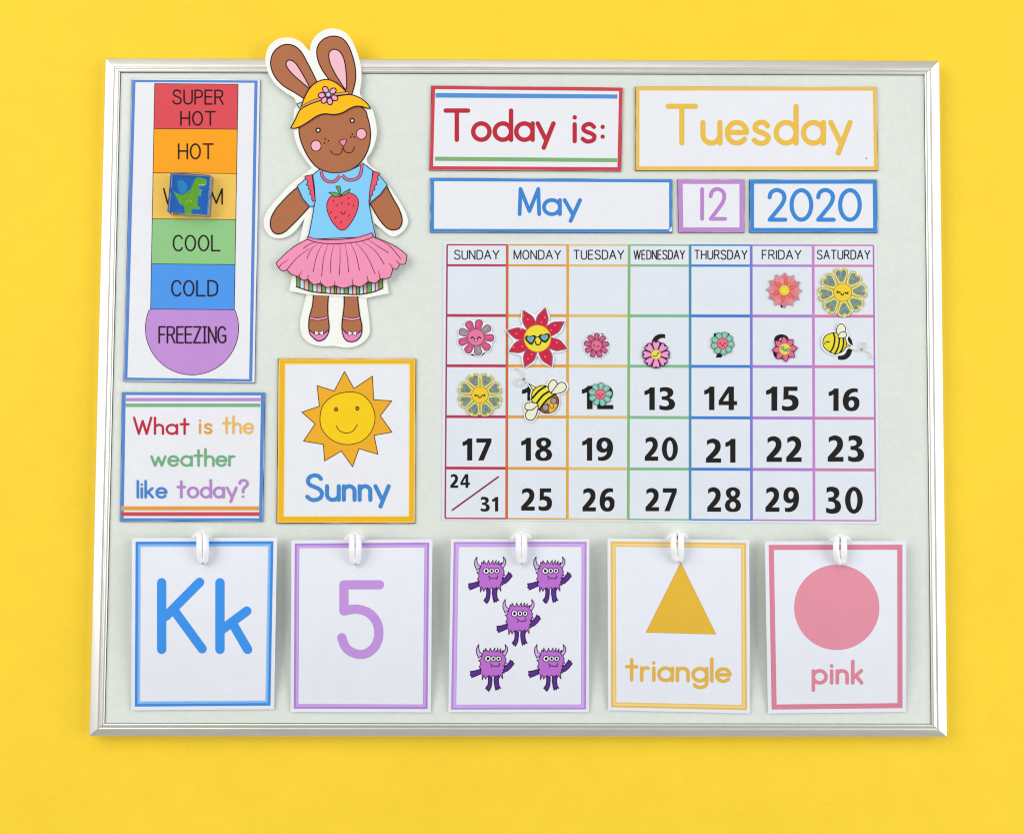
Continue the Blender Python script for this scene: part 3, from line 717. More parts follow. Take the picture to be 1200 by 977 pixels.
p = Part(t, 'stinger'); s_ = f9([(310, 728), (352, 755), (306, 768)]); p.fill(s_, (238, 226, 60), 'vinyl'); p.line(s_, .8, BK, closed=True); p.end()
p = Part(t, 'bee_body'); p.fill(body, (236, 220, 44), 'vinyl')
for a in ([(200, 640), (212, 690), (200, 760), (172, 808)], [(240, 640), (252, 700), (240, 770), (212, 824)], [(278, 660), (290, 710), (282, 770), (258, 812)]): p.line(spl(f9(a)), 1.9, BK)
p.line(body, 1.0, BK, closed=True); p.end()
p = Part(t, 'printed_face'); p.line(f9([(136, 718), (168, 720)]), 1.0, BK); p.line(f9([(150, 710), (152, 728)]), .8, BK); p.line(spl(f9([(120, 722), (126, 738), (138, 735)])), .6, BK); p.end()
for w_ in ([(240, 655), (228, 610), (245, 570), (272, 558), (300, 578), (308, 610), (290, 640)], [(240, 672), (262, 638), (300, 630), (318, 655), (300, 680), (265, 684)]):
    p = Part(t, 'wing'); w_ = spl(f9(w_), True, 4); p.fill(w_, (240, 236, 214), 'vinyl'); p.line(w_, .9, BK, closed=True); p.end()

f11 = lambda q_: G(13.03, 600, 425, q_)
t = Thing('bee_sticker', 'large yellow bee sticker diving right in grey sunglasses, over the 11', 'sticker', (636, 466), ZC, .00018, STG)
p = Part(t, 'sticker_backing')
p.sheet(spl(f11([(235, 300), (290, 310), (385, 345), (460, 325), (530, 330), (545, 280), (590, 238), (650, 238), (700, 275), (770, 268), (830, 290), (862, 350), (840, 430), (770, 480), (722, 500), (735, 590), (710, 690), (650, 765), (560, 795), (470, 785), (410, 750), (385, 820), (340, 890), (280, 908), (215, 885), (182, 820), (195, 745), (172, 690), (180, 615), (240, 582), (282, 580), (275, 500), (290, 420), (262, 370)]), True, 3), .00016, (246, 246, 236), 'vinyl'); p.end()
p = Part(t, 'trail'); tr = spl(f11([(20, 100), (75, 92), (125, 115), (158, 170), (178, 240), (175, 300), (135, 350), (85, 355), (48, 320), (50, 270), (95, 240), (150, 240), (205, 268), (260, 325)])); p.line(tr, 2.2, (244, 244, 238), kind='vinyl'); p.line(tr, .55, (140, 140, 120)); p.end()
p = Part(t, 'stinger'); s_ = f11([(255, 318), (375, 382), (322, 420)]); p.fill(s_, (240, 236, 150), 'vinyl'); p.line(s_, 1.0, BK, closed=True); p.end()
body = spl(f11([(300, 530), (308, 455), (360, 388), (430, 352), (505, 348), (560, 380), (640, 462), (700, 525), (714, 600), (690, 680), (640, 740), (560, 770), (480, 762), (415, 715), (370, 640), (305, 585)]), True, 3)
p = Part(t, 'bee_body'); p.fill(body, (238, 226, 44), 'vinyl')
for a in ([(512, 362), (410, 430), (312, 540)], [(580, 430), (470, 500), (375, 620)], [(662, 482), (530, 570), (418, 715)]): p.line(spl(f11(a)), 2.3, BK)
p.line(body, 1.1, BK, closed=True); p.end()
p = Part(t, 'sunglasses_print')
p.fill(spl(f11([(680, 500), (708, 560), (700, 650), (650, 725), (570, 765), (480, 755), (432, 712), (520, 620), (600, 545)]), True, 3), (150, 84, 60)); p.fill(spl(f11([(600, 620), (690, 640), (640, 730), (575, 755), (570, 680)]), True, 3), (238, 186, 56))
p.fill(spl(f11([(540, 610), (590, 560), (590, 610), (570, 640)]), True, 3), (236, 170, 60))
p.dot(*f11([(636, 582)])[0], 4.0, (70, 50, 60)); p.dot(*f11([(636, 582)])[0], 3.1, (150, 152, 156)); p.dot(*f11([(512, 685)])[0], 4.2, (70, 50, 60)); p.dot(*f11([(512, 685)])[0], 3.3, (156, 152, 160))
p.line(spl(f11([(590, 675), (610, 700), (635, 680), (630, 650)])), .9, (120, 40, 30)); p.end()
for w_ in ([(582, 452), (556, 390), (568, 310), (625, 262), (680, 290), (686, 350), (640, 410), (600, 448)], [(602, 460), (680, 350), (740, 300), (800, 310), (832, 368), (800, 430), (720, 466), (640, 472)],
           [(398, 640), (330, 705), (240, 722), (200, 690), (206, 630), (270, 605), (350, 615)], [(398, 652), (382, 760), (340, 850), (280, 880), (222, 850), (208, 790), (240, 728), (320, 712)]):
    p = Part(t, 'wing'); w_ = spl(f11(w_), True, 4); p.fill(w_, (238, 236, 212), 'vinyl'); p.line(w_, 1.1, (70, 72, 50), closed=True); p.end()

# ------------------------------------------------------------------ paper doll and her paper clothes
OL = (54, 20, 28); BR = (178, 112, 77); BR2 = BR; YE = (250, 190, 28); SKY = (134, 206, 246)
fe = lambda q_: G(8.276, 305, 30, q_)
fh = lambda q_: G(8.146, 335, 90, q_)
fb = lambda q_: G(6.667, 305, 190, q_)
fs = lambda q_: G(7.059, 315, 270, q_)
fl = lambda q_: G(10.9, 340, 340, q_)
f3 = lambda q_: G(4.886, 290, 20, q_)
CREAM = (246, 246, 238)
ZD0 = .0132                     # the doll lies across the frame's ridge
def dollbend(px, py):           # from the frame's ridge at the top down to the board at her feet
    u = min(max((py - 90) / 230.0, 0), 1); u = u * u * (3 - 2 * u)
    return (ZB + .0016 - ZD0) * u
doll = Thing('paper_doll', 'brown bunny paper doll with tall ears overhanging the top frame', 'paper doll', (392, 230), ZD0, .0, bend=dollbend)
doll.layer = 0
p = Part(doll, 'backing_sheet')
out = spl(f3([(103, 270), (105, 215), (130, 160), (180, 125), (245, 120), (300, 140), (345, 185), (358, 197)]), n=3)[:-1] + spl(f3([(358, 197), (365, 150), (400, 100), (450, 72), (500, 68), (560, 90), (600, 140), (630, 210), (650, 290), (652, 370), (645, 445), (700, 500), (725, 560), (740, 640), (735, 700), (710, 770), (682, 812), (700, 850), (745, 880)]), n=3)[:-1]
out += fb([(935, 95)]) + spl(fb([(1000, 180), (1060, 265), (1110, 345), (1148, 425), (1152, 485), (1110, 545), (1050, 582), (1000, 568), (950, 525), (890, 475)]), n=3)
out += fb([(905, 600), (900, 640)]) + fs([(975, 400)]) 
out += spl(fl([(965, 30), (975, 120), (1000, 300), (1018, 470), (1010, 560), (960, 640), (860, 710), (740, 736), (640, 726), (540, 712), (450, 716), (350, 710), (250, 680), (170, 610), (135, 520), (130, 400), (160, 250), (205, 80), (210, 30)]), n=3)
out += fs([(240, 400)]) + fb([(300, 640)]) + fb([(320, 560), (345, 440)]) + spl(fb([(330, 462), (275, 535), (220, 577), (150, 597), (80, 580), (35, 520), (28, 450), (60, 370), (130, 290), (230, 180), (330, 105), (400, 50)]), n=3)
out += spl(f3([(365, 860), (320, 800), (280, 725), (262, 640), (262, 610)]), n=3)
out += f3([(268, 530), (285, 500), (268, 465)]) + spl(f3([(262, 460), (220, 435), (160, 385), (120, 325)]), n=3)
p.sheet(out, .00045, CREAM); p.end()
for side, o_, i_ in (('l', [(440, 730), (415, 705), (330, 650), (230, 590), (150, 510), (108, 420), (102, 340), (130, 260), (190, 205), (255, 185), (330, 200), (395, 255), (450, 350), (500, 445), (548, 545), (570, 600)], [(478, 612), (400, 550), (330, 490), (275, 430), (250, 380), (262, 345), (295, 338), (340, 365), (385, 430), (440, 525)]),
                     ('r', [(690, 560), (655, 510), (600, 430), (560, 340), (548, 250), (570, 180), (630, 125), (710, 105), (790, 125), (850, 190), (895, 300), (922, 420), (922, 540), (890, 665), (870, 720)], [(828, 622), (770, 540), (715, 450), (675, 360), (665, 280), (690, 240), (735, 235), (780, 265), (815, 340), (832, 450), (838, 560)])):
    p = Part(doll, 'ear'); o_ = spl(fe(o_)); p.fill(o_, BR); p.line(o_, 1.35, OL); e_ = p.end()
    p = Part(doll, 'inner_ear', parent=e_); i_ = spl(fe(i_), True); p.fill(i_, (246, 190, 202)); p.line(i_, 1.35, OL, closed=True); p.end()
p = Part(doll, 'head'); h_ = spl(fh([(128, 490), (130, 560), (160, 660), (210, 760), (270, 840), (330, 885), (420, 915), (500, 920), (590, 905), (680, 850), (750, 770), (795, 660), (808, 560), (800, 470), (780, 390), (745, 310), (600, 250), (300, 300), (160, 400)]), True)
p.fill(h_, BR); p.line(h_, 1.35, OL, closed=True); head = p.end()
for e in fh([(308, 512), (633, 420)]): p = Part(doll, 'eye', parent=head); p.dot(*e, 3.2, OL); p.dot(*e, 1.5, (240, 226, 214), n=12); p.end()
for e in fh([(288, 660), (720, 547)]): p = Part(doll, 'cheek', parent=head); p.dot(*e, 5.9, (248, 180, 200), 6.3, n=28); p.line(ell(*e, 5.9, 6.3, n=28), 1.0, OL, closed=True); p.end()
p = Part(doll, 'freckles', parent=head)
for e in fh([(375, 594), (406, 612), (367, 634), (634, 550), (620, 578), (652, 575)]): p.dot(*e, 1.0, OL, n=10)
p.end()
p = Part(doll, 'nose', parent=head); n_ = spl(fh([(510, 622), (540, 602), (576, 600), (570, 635), (548, 662)]), True); p.fill(n_, (244, 140, 160)); p.line(n_, .9, OL, closed=True); p.end()
p = Part(doll, 'mouth', parent=head)
p.line(spl(fh([(425, 705), (450, 735), (490, 745), (530, 725), (548, 665)])), .9, OL); p.line(spl(fh([(548, 680), (565, 715), (600, 728), (635, 715), (655, 670)])), .9, OL); p.end()
for a_ in ([(450, 250), (385, 345), (300, 440), (240, 500), (190, 545), (140, 562), (100, 545), (80, 500), (85, 440), (120, 370), (180, 300), (240, 240), (290, 200), (380, 150)], [(800, 250), (858, 325), (900, 400), (940, 460), (985, 510), (1030, 530), (1080, 520), (1105, 480), (1105, 430), (1080, 360), (1040, 290), (1005, 225), (985, 190), (900, 150)]):
    p = Part(doll, 'arm'); a_ = spl(fb(a_)); p.fill(a_, BR2); p.line(a_, 1.35, OL); p.end()
for lg, sock, shoe, bow in (([(300, 20), (298, 60), (285, 200), (250, 330), (238, 430), (245, 520), (290, 600), (360, 648), (440, 620), (485, 540), (498, 460), (485, 350), (480, 200), (490, 60), (492, 20)], [(256, 358), (365, 372), (472, 345)], [(246, 508), (300, 550), (370, 562), (440, 550), (490, 508), (482, 560), (432, 625), (360, 648), (288, 600), (255, 560)], (370, 546)),
                            ([(690, 20), (690, 60), (690, 200), (672, 350), (662, 450), (670, 540), (700, 620), (750, 655), (830, 650), (890, 600), (912, 530), (915, 450), (890, 330), (870, 180), (862, 60), (862, 20)], [(680, 352), (790, 374), (890, 352)], [(664, 492), (720, 550), (795, 562), (860, 552), (914, 510), (908, 560), (888, 604), (830, 650), (750, 655), (700, 620), (676, 570)], (795, 550))):
    p = Part(doll, 'leg'); l_ = spl(fl(lg)); p.fill(l_, BR2); p.line(l_, 1.35, OL); lo = p.end()
    p = Part(doll, 'sock_band', parent=lo); s_ = spl(fl(sock)); p.line(s_, 3.4, OL, cap='b'); p.line(s_, 1.5, (246, 180, 196), cap='b'); p.end()
    p = Part(doll, 'shoe', parent=lo); s_ = spl(fl(shoe), True, 3); p.fill(s_, (236, 136, 190)); p.line(s_, 1.2, OL, closed=True); bx, by = bow
    for sx in (-1, 1):
        b_ = fl([(bx, by), (bx + sx * 52, by - 28), (bx + sx * 46, by + 30)]); p.line(b_, 1.4, OL, closed=True); p.fill(b_, (250, 236, 244))
    p.end()
GC = 'paper clothes on the bunny doll'
def lift(d): return lambda px, py: dollbend(px, py) + d(px, py)
# shorts
sh = Thing('paper_shorts', 'striped paper shorts showing under the pink skirt', 'paper clothes', (398, 340), ZD0, .0007, bend=dollbend)
p = Part(sh, 'backing_sheet'); p.sheet(fs([(215, 330), (190, 400), (168, 500), (322, 530), (480, 540), (600, 545), (740, 545), (808, 560), (992, 520), (975, 400), (960, 330)]), .00035, CREAM); p.end()
bot = spl([(228, 466), (350, 505), (480, 520), (600, 525), (740, 530), (860, 510), (942, 478)], n=8)
def by_(x):
    for a, b in zip(bot, bot[1:]):
        if a[0] <= x <= b[0]: return a[1] + (b[1] - a[1]) * (x - a[0]) / (b[0] - a[0] + 1e-9)
    return bot[-1][1]
GN, LB, PK = (124, 168, 88), (196, 230, 246), (240, 180, 180)
bd_ = [230, 258, 292, 330, 364, 398, 436, 472, 508, 542, 562, 590, 622, 660, 692, 724, 752, 782, 812, 848, 880, 910, 942]
cc_ = [GN, LB, PK, GN, LB, PK, GN, (226, 228, 248), PK, GN, PK, LB, GN, LB, PK, GN, LB, PK, GN, LB, PK, GN]
p = Part(sh, 'striped_hem')
for k in range(len(bd_) - 1):
    a, b = bd_[k], bd_[k + 1]; p.fill(fs([(a, 360), (b, 360), (b, by_(b)), (a, by_(a))]), cc_[k])
for x in bd_: p.line(fs([(x, 360), (x, by_(x))]), .9, OL, cap='b')
p.line(fs(bot), 1.2, OL); p.end()
# shirt
st = Thing('paper_shirt', 'light blue paper shirt with red ruffled sleeves and a strawberry', 'paper clothes', (402, 240), ZD0, .0008, bend=dollbend)
main = fb([(410, 100), (465, 58)]) + spl(fb([(465, 58), (540, 82), (620, 84), (700, 65), (770, 30), (800, 8)]), n=3)[1:] + fb([(880, 70), (870, 150), (860, 240), (850, 325), (868, 430), (903, 585)]) + spl(fb([(903, 585), (800, 606), (600, 612), (450, 606), (375, 592)]), n=3)[1:] + fb([(398, 480), (425, 325), (422, 220)])
sl = [fb([(410, 100), (350, 135), (290, 188), (332, 285), (385, 347), (418, 345), (430, 310), (424, 200)]), fb([(880, 70), (935, 108), (992, 178), (935, 255), (850, 325), (858, 250), (872, 150)])]
p = Part(st, 'shirt_sheet'); p.sheet(main, .00030, SKY, side=CREAM); p.fill(main, SKY); p.line(main, 1.1, (40, 50, 90), closed=True); p.end()
for s_ in sl: p = Part(st, 'sleeve'); p.sheet(s_, .00028, SKY, side=CREAM, lift=-2e-5); p.fill(s_, SKY); p.line(s_, 1.0, (40, 50, 90), closed=True); p.end()
for r_ in ([(350, 110), (405, 100), (415, 180), (430, 300), (412, 310), (400, 285), (405, 265), (385, 250), (392, 225), (375, 210), (380, 190), (360, 180), (372, 150), (350, 125)], [(885, 70), (935, 90), (915, 115), (925, 135), (905, 155), (912, 175), (892, 190), (895, 215), (875, 230), (878, 255), (860, 270), (862, 300), (848, 310), (858, 200), (875, 120)]):
    p = Part(st, 'ruffle'); r_ = fb(r_); p.fill(r_, (234, 92, 112)); p.line(r_, .9, OL, closed=True); p.end()
for c_ in ([(478, 70), (484, 108), (510, 142), (548, 155), (590, 145), (622, 105)], [(640, 103), (672, 134), (715, 141), (762, 125), (787, 80), (794, 18)]):
    p = Part(st, 'collar'); c_ = spl(fb(c_)); p.line(c_, 3.8, OL, cap='b'); p.line(c_, 2.3, (222, 110, 140), cap='b'); p.end()
p = Part(st, 'strawberry_print'); s_ = spl(fb([(545, 275), (520, 330), (530, 400), (565, 470), (610, 520), (645, 532), (680, 510), (730, 440), (762, 360), (765, 300), (740, 260), (690, 240), (650, 252), (620, 270), (580, 262)]), True)
p.fill(s_, (234, 84, 100)); p.line(s_, 1.0, (96, 20, 44), closed=True)
for l_ in ([(628, 266), (580, 272), (535, 237), (585, 236), (618, 252)], [(630, 266), (655, 235), (702, 210), (690, 240), (650, 262)], [(590, 190), (622, 188), (634, 262), (622, 255)]): l_ = fb(l_); p.fill(l_, (110, 160, 96)); p.line(l_, .8, (40, 50, 36), closed=True)
for a, b in ((572, 305), (600, 338), (638, 322), (690, 283), (690, 327), (728, 340), (553, 392), (590, 432), (693, 418), (632, 470)): p.line(fb([(a - 3, b + 6), (a + 3, b - 6)]), 1.0, (120, 20, 50))
p.line(spl(fb([(630, 385), (640, 405), (655, 405), (665, 385)])), .9, (96, 20, 44)); p.end()
# skirt, standing a little off the doll at its hem
def skb(px, py): return dollbend(px, py) + .0009 + .0018 * min(max((py - 280) / 36, 0), 1)
sk = Thing('paper_skirt', 'pink pleated paper skirt with scalloped hem on the bunny doll', 'paper clothes', (400, 305), ZD0, .0004, bend=skb)
sko = fs([(320, 75)]) + spl(fs([(320, 75), (230, 120), (140, 190), (60, 270)]), n=3)[1:] + spl(fs([(60, 270), (80, 310), (115, 337), (150, 325)]), n=3)[1:] + spl(fs([(150, 325), (190, 365), (250, 382)]), n=3)[1:] + spl(fs([(250, 382), (280, 412), (325, 405)]), n=3)[1:] + spl(fs([(325, 405), (370, 448), (428, 435)]), n=3)[1:] + spl(fs([(428, 435), (480, 472), (547, 455)]), n=3)[1:] + spl(fs([(547, 455), (620, 478), (698, 452)]), n=3)[1:] + spl(fs([(698, 452), (760, 466), (822, 422)]), n=3)[1:] + spl(fs([(822, 422), (880, 436), (920, 402)]), n=3)[1:] + spl(fs([(920, 402), (1000, 390), (1025, 318)]), n=3)[1:] + spl(fs([(1025, 318), (1060, 320), (1082, 280)]), n=3)[1:] + spl(fs([(1082, 280), (1130, 275), (1143, 205)]), n=3)[1:] + spl(fs([(1143, 205), (1060, 140), (960, 90), (866, 54)]), n=3)[1:]
RO = (120, 34, 66)
p = Part(sk, 'skirt_sheet'); p.sheet(sko, .00035, (240, 146, 180), side=CREAM); p.fill(sko, (242, 148, 182)); p.line(sko, 1.0, OL, closed=True); p.end()
for l_ in ([(410, 105), (350, 160), (315, 235)], [(445, 110), (400, 200), (365, 345)], [(490, 118), (455, 220), (437, 380)], [(540, 120), (515, 220), (512, 350)], [(588, 115), (590, 240), (582, 370)], [(630, 110), (650, 230), (660, 345)], [(675, 105), (720, 200), (750, 330)], [(720, 100), (810, 210), (880, 360)], [(770, 90), (880, 170), (955, 280)], [(820, 75), (900, 130), (990, 185)], [(870, 62), (990, 120), (1090, 235)], [(385, 98), (330, 118), (285, 150)], [(335, 150), (230, 230), (150, 325)], [(165, 238), (110, 275), (85, 305)], [(275, 335), (255, 365), (250, 385)], [(332, 370), (322, 390), (325, 410)], [(425, 415), (430, 425), (430, 440)], [(545, 420), (545, 440), (548, 460)], [(690, 400), (692, 430), (700, 455)], [(812, 375), (818, 400), (822, 425)], [(905, 335), (915, 370), (920, 400)], [(990, 268), (1015, 295), (1025, 320)], [(1050, 245), (1065, 260), (1082, 282)]):
    p = Part(sk, 'pleat_line'); p.line(spl(fs(l_)), .9, RO, taper='end'); p.end()
wb = spl(fs([(322, 52), (400, 74), (550, 78), (700, 65), (800, 40), (853, 20)]), n=3) + spl(fs([(862, 54), (780, 85), (650, 105), (500, 112), (380, 95), (318, 72)]), n=3)
p = Part(sk, 'waistband'); p.fill(wb, (242, 140, 174)); p.line(wb, 1.0, RO, closed=True); p.end()
# hat
def hb(px, py): return dollbend(px, py)
ht = Thing('paper_hat', 'yellow paper sun hat with a pink flower, on the bunny doll', 'paper clothes', (388, 122), ZD0, .0006, bend=hb)
p = Part(ht, 'tag'); tg = fh([(165, 238), (103, 262), (128, 300), (165, 300)]); p.sheet(tg, .0002, (196, 206, 216), lift=-.0001); p.line(tg, .9, (50, 56, 72), closed=True); p.end()
crown = spl(fh([(130, 335), (140, 310), (170, 220), (215, 130), (270, 70), (340, 35), (410, 30), (480, 60), (540, 110), (600, 168)]))
brim = spl(fh([(45, 492), (90, 410), (135, 320), (220, 268), (330, 228), (420, 200), (500, 185), (600, 172), (650, 180), (720, 210), (775, 255), (808, 302)]))[:-1] + spl(fh([(808, 302), (770, 300), (720, 285), (660, 285), (600, 310), (540, 345), (460, 362), (370, 355), (300, 375), (230, 420), (150, 470), (90, 492), (45, 492)]))[:-1]
p = Part(ht, 'crown'); p.sheet(crown, .0003, YE, side=CREAM); p.fill(crown, YE); p.line(crown, 1.35, OL); p.end()
p = Part(ht, 'hat_band'); b_ = spl(fh([(140, 305), (220, 255), (300, 222), (400, 190), (480, 168), (595, 156)])); p.line(b_, 3.8, OL, cap='b'); p.line(b_, 2.3, (226, 160, 100), cap='b'); p.end()
p = Part(ht, 'brim'); p.sheet(brim, .0003, YE, side=CREAM, lift=3e-5); p.fill(brim, YE); p.line(brim, 1.35, OL, closed=True); p.end()
p = Part(ht, 'flower')
fc = fh([(405, 172)])[0]
for a in fh([(378, 125), (450, 138), (465, 203), (420, 237), (365, 225), (342, 178)]):
    r = math.degrees(math.atan2(a[1] - fc[1], a[0] - fc[0])); e_ = ell(a[0], a[1], 4.0, 3.2, n=18, rot=r); p.fill(e_, (246, 166, 206)); p.line(e_, 1.3, OL, closed=True)
p.dot(*fc, 3.4, (46, 36, 80)); p.dot(*fc, 2.3, (196, 206, 246)); p.end()

# ------------------------------------------------------------------ hanging cards on white hooks
def hang(seed):
    r = random.Random(seed); k = r.uniform(.8, 1.15)
    def f(px, py):
        v = min(max((py - 631) / 203.0, 0), 1)
        return .0058 + k * .0028 * math.sin(math.pi * min(v * 1.05, 1)) - .0046 * v * v
    return f
HG = 'learning cards hanging in the bottom row'
def hung(name, label, q, seed, bcols, m):
    t = Thing(name, label, 'card', q, ZB, 0.0, HG, bend=hang(seed))
    p = Part(t, 'card_sheet'); p.sheet(wobble(q, .15), .00035, (234, 235, 242)); p.end()
    a = m
    for c, w in bcols:
        p = Part(t, 'printed_border'); p.ring(inset(q, a), inset(q, a + w), c); p.end(); a += w
    return t
q1 = [(154.6, 630.2), (324.8, 629.6), (321.1, 830.6), (153.8, 831.9)]
t = hung('letter_card', 'hanging blue bordered card with the letters Kk, first in the bottom row', q1, 1, [((66, 138, 220), 3.0), ((122, 184, 246), 2.2), ((166, 200, 236), 1.0)], 4.3)
KB = (62, 148, 234); k_ = lambda q_: G(4.071, 130, 610, q_)
for nm, sts in (('capital_letter', ([(242, 295), (242, 613)], [(423, 293), (262, 455)], [(300, 425), (435, 610)])), ('small_letter', ([(520, 295), (520, 613)], [(648, 430), (525, 522)], [(582, 492), (652, 613)]))):
    p = Part(t, nm)
    for s_ in sts: p.line(k_(s_), 10.9, KB)
    p.end()
q2 = [(341.6, 632.8), (506.8, 631.6), (504.8, 834.3), (340.4, 833.7)]
t = hung('number_card', 'hanging purple bordered card with a large purple 5', q2, 2, [((182, 132, 212), 2.6), ((206, 168, 232), 2.0), ((182, 142, 218), .8)], 3.8)
p = Part(t, 'large_number')
p.line(G(4.071, 320, 610, [(508, 305), (338, 305), (338, 430)]), 10.8, (196, 148, 220))
p.line(spl(G(4.071, 320, 610, [(338, 430), (395, 421), (455, 438), (495, 485), (504, 545), (485, 600), (440, 634), (390, 632), (348, 605), (328, 557)]), n=8), 10.8, (196, 148, 220)); p.end()
q3 = [(528.6, 631.6), (690.6, 631.4), (690.1, 834.0), (525.3, 834.2)]
t = hung('counting_card', 'hanging purple bordered card showing five purple horned monsters', q3, 3, [((186, 140, 214), 2.4), ((212, 172, 238), 2.6), ((190, 156, 224), .8)], 3.2)
PU, DP = (190, 112, 206), (92, 50, 146); MO = (58, 24, 66)
def monster(dx, dy):
    g = lambda q_: [(x + dx, y + dy) for x, y in G(13.957, 540, 645, q_)]
    t.layer = 2; p = Part(t, 'printed_monster')
    for a in ([(295, 500), (200, 530), (125, 540), (135, 575), (125, 605), (150, 612), (148, 640), (215, 615), (290, 580)], [(660, 470), (720, 440), (765, 385), (782, 350), (800, 375), (820, 370), (822, 400), (843, 410), (790, 480), (735, 530), (670, 555)],
              [(415, 600), (425, 690), (415, 760), (375, 815), (395, 820), (398, 845), (420, 840), (425, 865), (450, 830), (470, 780), (480, 700), (480, 610)], [(520, 600), (515, 700), (530, 790), (545, 848), (562, 815), (580, 840), (592, 808), (622, 815), (595, 770), (585, 700), (595, 600)]):
        a = g(a); p.fill(a, DP); p.line(a, 1.1, MO, closed=True)
    for a in ([(265, 100), (230, 160), (225, 230), (262, 320), (330, 262), (280, 220), (262, 165)], [(695, 100), (735, 150), (735, 210), (690, 290), (640, 250), (690, 200), (706, 160)]):
        a = g(a); p.fill(a, (208, 180, 226)); p.line(a, 1.0, MO, closed=True)
    fur = g([(330, 250), (345, 185), (372, 215), (375, 160), (405, 205), (430, 222), (452, 158), (478, 215), (495, 210), (528, 155), (530, 215), (548, 220), (580, 155), (575, 215), (592, 215), (628, 168), (615, 230), (668, 195), (650, 245), (690, 290), (712, 345), (700, 360), (718, 405), (690, 400), (698, 450), (672, 440), (690, 500), (662, 505), (680, 570), (650, 548), (655, 660), (622, 600), (600, 640), (585, 595), (550, 625), (500, 600), (470, 640), (440, 605), (395, 625), (375, 665), (352, 600), (322, 675), (318, 590), (290, 560), (305, 500), (272, 465), (300, 415), (285, 380), (262, 355), (295, 345)])
    p.fill(fur, PU); p.line(fur, .9, MO, closed=True)
    for (x, y), r in (((415, 330), 3.4), ((505, 330), 2.9), ((588, 330), 2.8)):
        e = g([(x, y)])[0]; p.dot(*e, r + .8, MO); p.dot(*e, r - .2, (250, 246, 252)); p.dot(e[0], e[1], r * .5, (30, 20, 30), r * .6, n=12)
    p.line(spl(g([(450, 412), (490, 445), (540, 455), (600, 440), (598, 405)])), .9, MO); p.line(g([(472, 448), (465, 480)]), .8, MO); p.line(g([(575, 450), (592, 468)]), .8, MO); p.end()
for d in ((0, 0), (69.3, 0), (33.2, 49.9), (2.1, 102.7), (70.3, 102.7)): monster(*d)
q4 = [(712.0, 630.6), (878.0, 632.4), (878.9, 835.4), (712.7, 831.8)]
t = hung('shape_card', 'hanging yellow bordered card with a solid yellow triangle', q4, 4, [((234, 190, 96), 2.4), ((246, 214, 140), 2.0), ((236, 200, 120), 1.6)], 3.6)
tr_ = [(797.8, 659.1), (839, 742.8), (757, 740.6)]
p = Part(t, 'triangle_shape'); p.fill(tr_, (232, 184, 62)); p.line(tr_, .4, (196, 150, 50), closed=True, z=None); p.end()
part_text(t, 'triangle', 732.3, 857.4, 768.4, 798.2, 4.2, (230, 182, 76), gap=.20, slope=.014)
q5 = [(896.3, 633.8), (1061.9, 633.6), (1061.9, 833.6), (900.1, 835.5)]
t = hung('colour_card', 'hanging pink bordered card with a solid pink circle', q5, 5, [((220, 132, 154), 6.0)], 4.4)
p = Part(t, 'circle_shape'); p.dot(980.6, 711.4, 49.8, (230, 146, 164), n=72); p.line(ell(980.6, 711.4, 49.6, n=72), .4, (206, 120, 140), closed=True); p.end()
part_text(t, 'pink', 951.1, 1011.9, 772.4, 801.8, 4.4, (226, 134, 154), gap=.24)

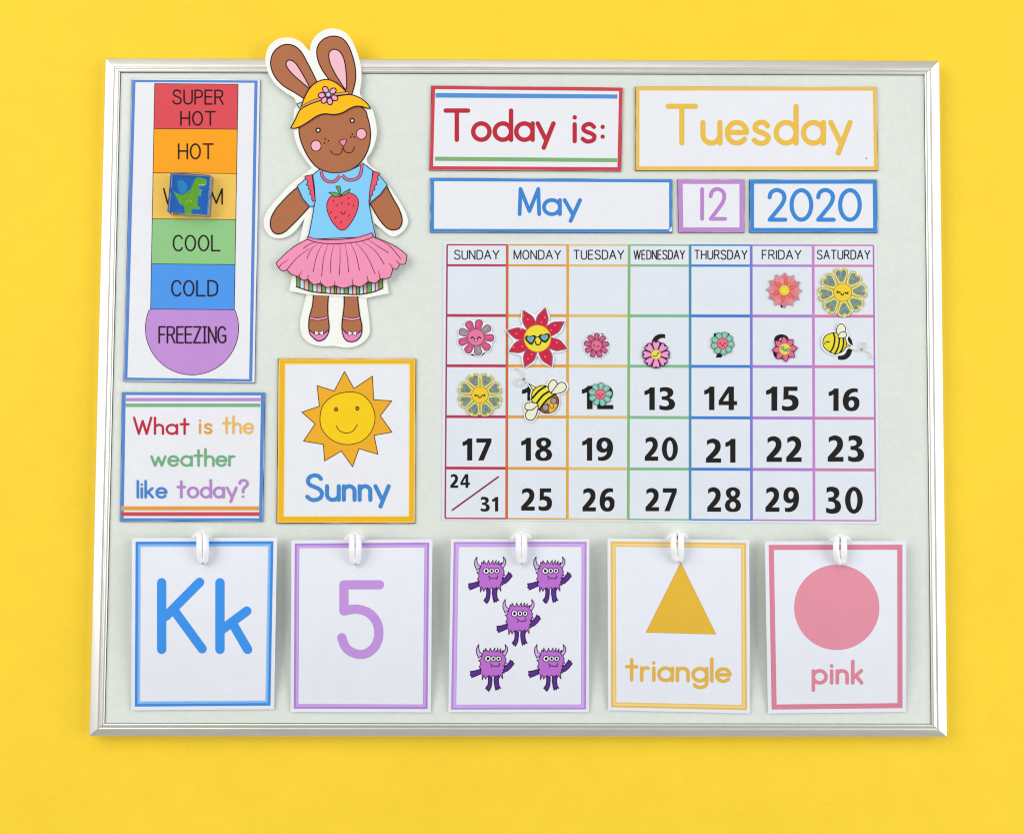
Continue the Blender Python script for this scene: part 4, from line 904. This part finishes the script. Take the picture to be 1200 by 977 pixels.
def tube(bm, path, r, seg=10):
    rings = []; up = Vector((0, 0, 1)); n = len(path)
    for k in range(n):
        d = (path[min(k + 1, n - 1)] - path[max(k - 1, 0)]).normalized()
        a = d.cross(Vector((1, .02, .01))).normalized(); b = d.cross(a).normalized()
        rings.append([bm.verts.new(path[k] + (a * math.cos(2 * math.pi * s / seg) + b * math.sin(2 * math.pi * s / seg)) * r) for s in range(seg)])
    for k in range(n - 1):
        for s in range(seg):
            bm.faces.new([rings[k][s], rings[k][(s + 1) % seg], rings[k + 1][(s + 1) % seg], rings[k + 1][s]])
    bm.faces.new(rings[0]); bm.faces.new(list(reversed(rings[-1])))
WHP = mat((252, 252, 252), 'plastic')
for (x0, x1, yt, yb, tilt), lab in (((230.6, 244.4, 624, 660.5, .6), 'white hook loop holding the blue Kk card'), ((409.2, 423.4, 625, 661.5, .2), 'white hook loop holding the purple 5 card'), ((604.4, 617.8, 623.5, 661, 0), 'white hook loop holding the monster card'), ((786, 801.4, 623, 659, .9), 'white hook loop holding the triangle card'), ((976.6, 992.2, 627, 662, 1.0), 'white hook loop holding the pink circle card')):
    cx = (x0 + x1) / 2
    base = P(cx, (yt + yb) / 2 - 6, ZB)
    root = bpy.data.objects.new('magnetic_hook', None); root.location = base; root['label'] = lab; root['category'] = 'hook'; root['group'] = 'white hooks over the bottom cards'; col.objects.link(root)
    bm = bmesh.new(); bmesh.ops.create_cone(bm, cap_ends=True, segments=40, radius1=.0082, radius2=.0082, depth=.0044)
    cdisc = P(cx, yt + 12.3, ZB) - base
    for v in bm.verts: v.co += Vector((cdisc.x, cdisc.y, .0022))
    bmesh.ops.bevel(bm, geom=[e for e in bm.edges if abs(e.verts[0].co.z - e.verts[1].co.z) < 1e-6 and e.verts[0].co.z > .003], offset=.0009, segments=3, affect='EDGES')
    raw('magnet_disc', bm, WHP, root, smooth=False)
    r = .00208
    zl = lambda v: ZB + .0098 + .0022 * math.sin(math.pi * min(v * 1.1, 1))
    def pt(x, y, z): return P(x, y, z) - base
    xl, xr = x0 + 2.9, x1 - 2.9
    L = []
    L.append(pt(xl + 1.0, yt + 6.5, ZB + .0045)); L.append(pt(xl + .9, yt + 3.6, ZB + .0062)); L.append(pt(xl + .8, yt + 3.0, ZB + .0085)); L.append(pt(xl + .6, yt + 4.6, ZB + .0104))
    N = 9
    bx_ = cx + tilt
    for k in range(N): v = k / (N - 1); L.append(pt(xl + .5 + (bx_ - 2.3 - xl) * max(0, v - .35) ** 1.3 * 1.1 - .4 * math.sin(math.pi * v), yt + 7 + (yb - 11 - yt) * v, zl(v)))
    L.append(pt(bx_ - 1.2, yb - 2.9, zl(1) - .0006)); L.append(pt(bx_, yb - 2.3, zl(1) - .0008)); L.append(pt(bx_ + 1.2, yb - 2.9, zl(1) - .0006))
    for k in reversed(range(N)): v = k / (N - 1); L.append(pt(xr - .5 + (bx_ + 2.3 - xr) * max(0, v - .35) ** 1.3 * 1.1 + .4 * math.sin(math.pi * v), yt + 7 + (yb - 11 - yt) * v, zl(v)))
    L.append(pt(xr - .6, yt + 4.6, ZB + .0104)); L.append(pt(xr - .8, yt + 3.0, ZB + .0085)); L.append(pt(xr - .9, yt + 3.6, ZB + .0062)); L.append(pt(xr - 1.0, yt + 6.5, ZB + .0045))
    bm = bmesh.new(); tube(bm, L, r)
    bmesh.ops.recalc_face_normals(bm, faces=bm.faces)
    raw('hook_loop', bm, WHP, root, smooth=True)
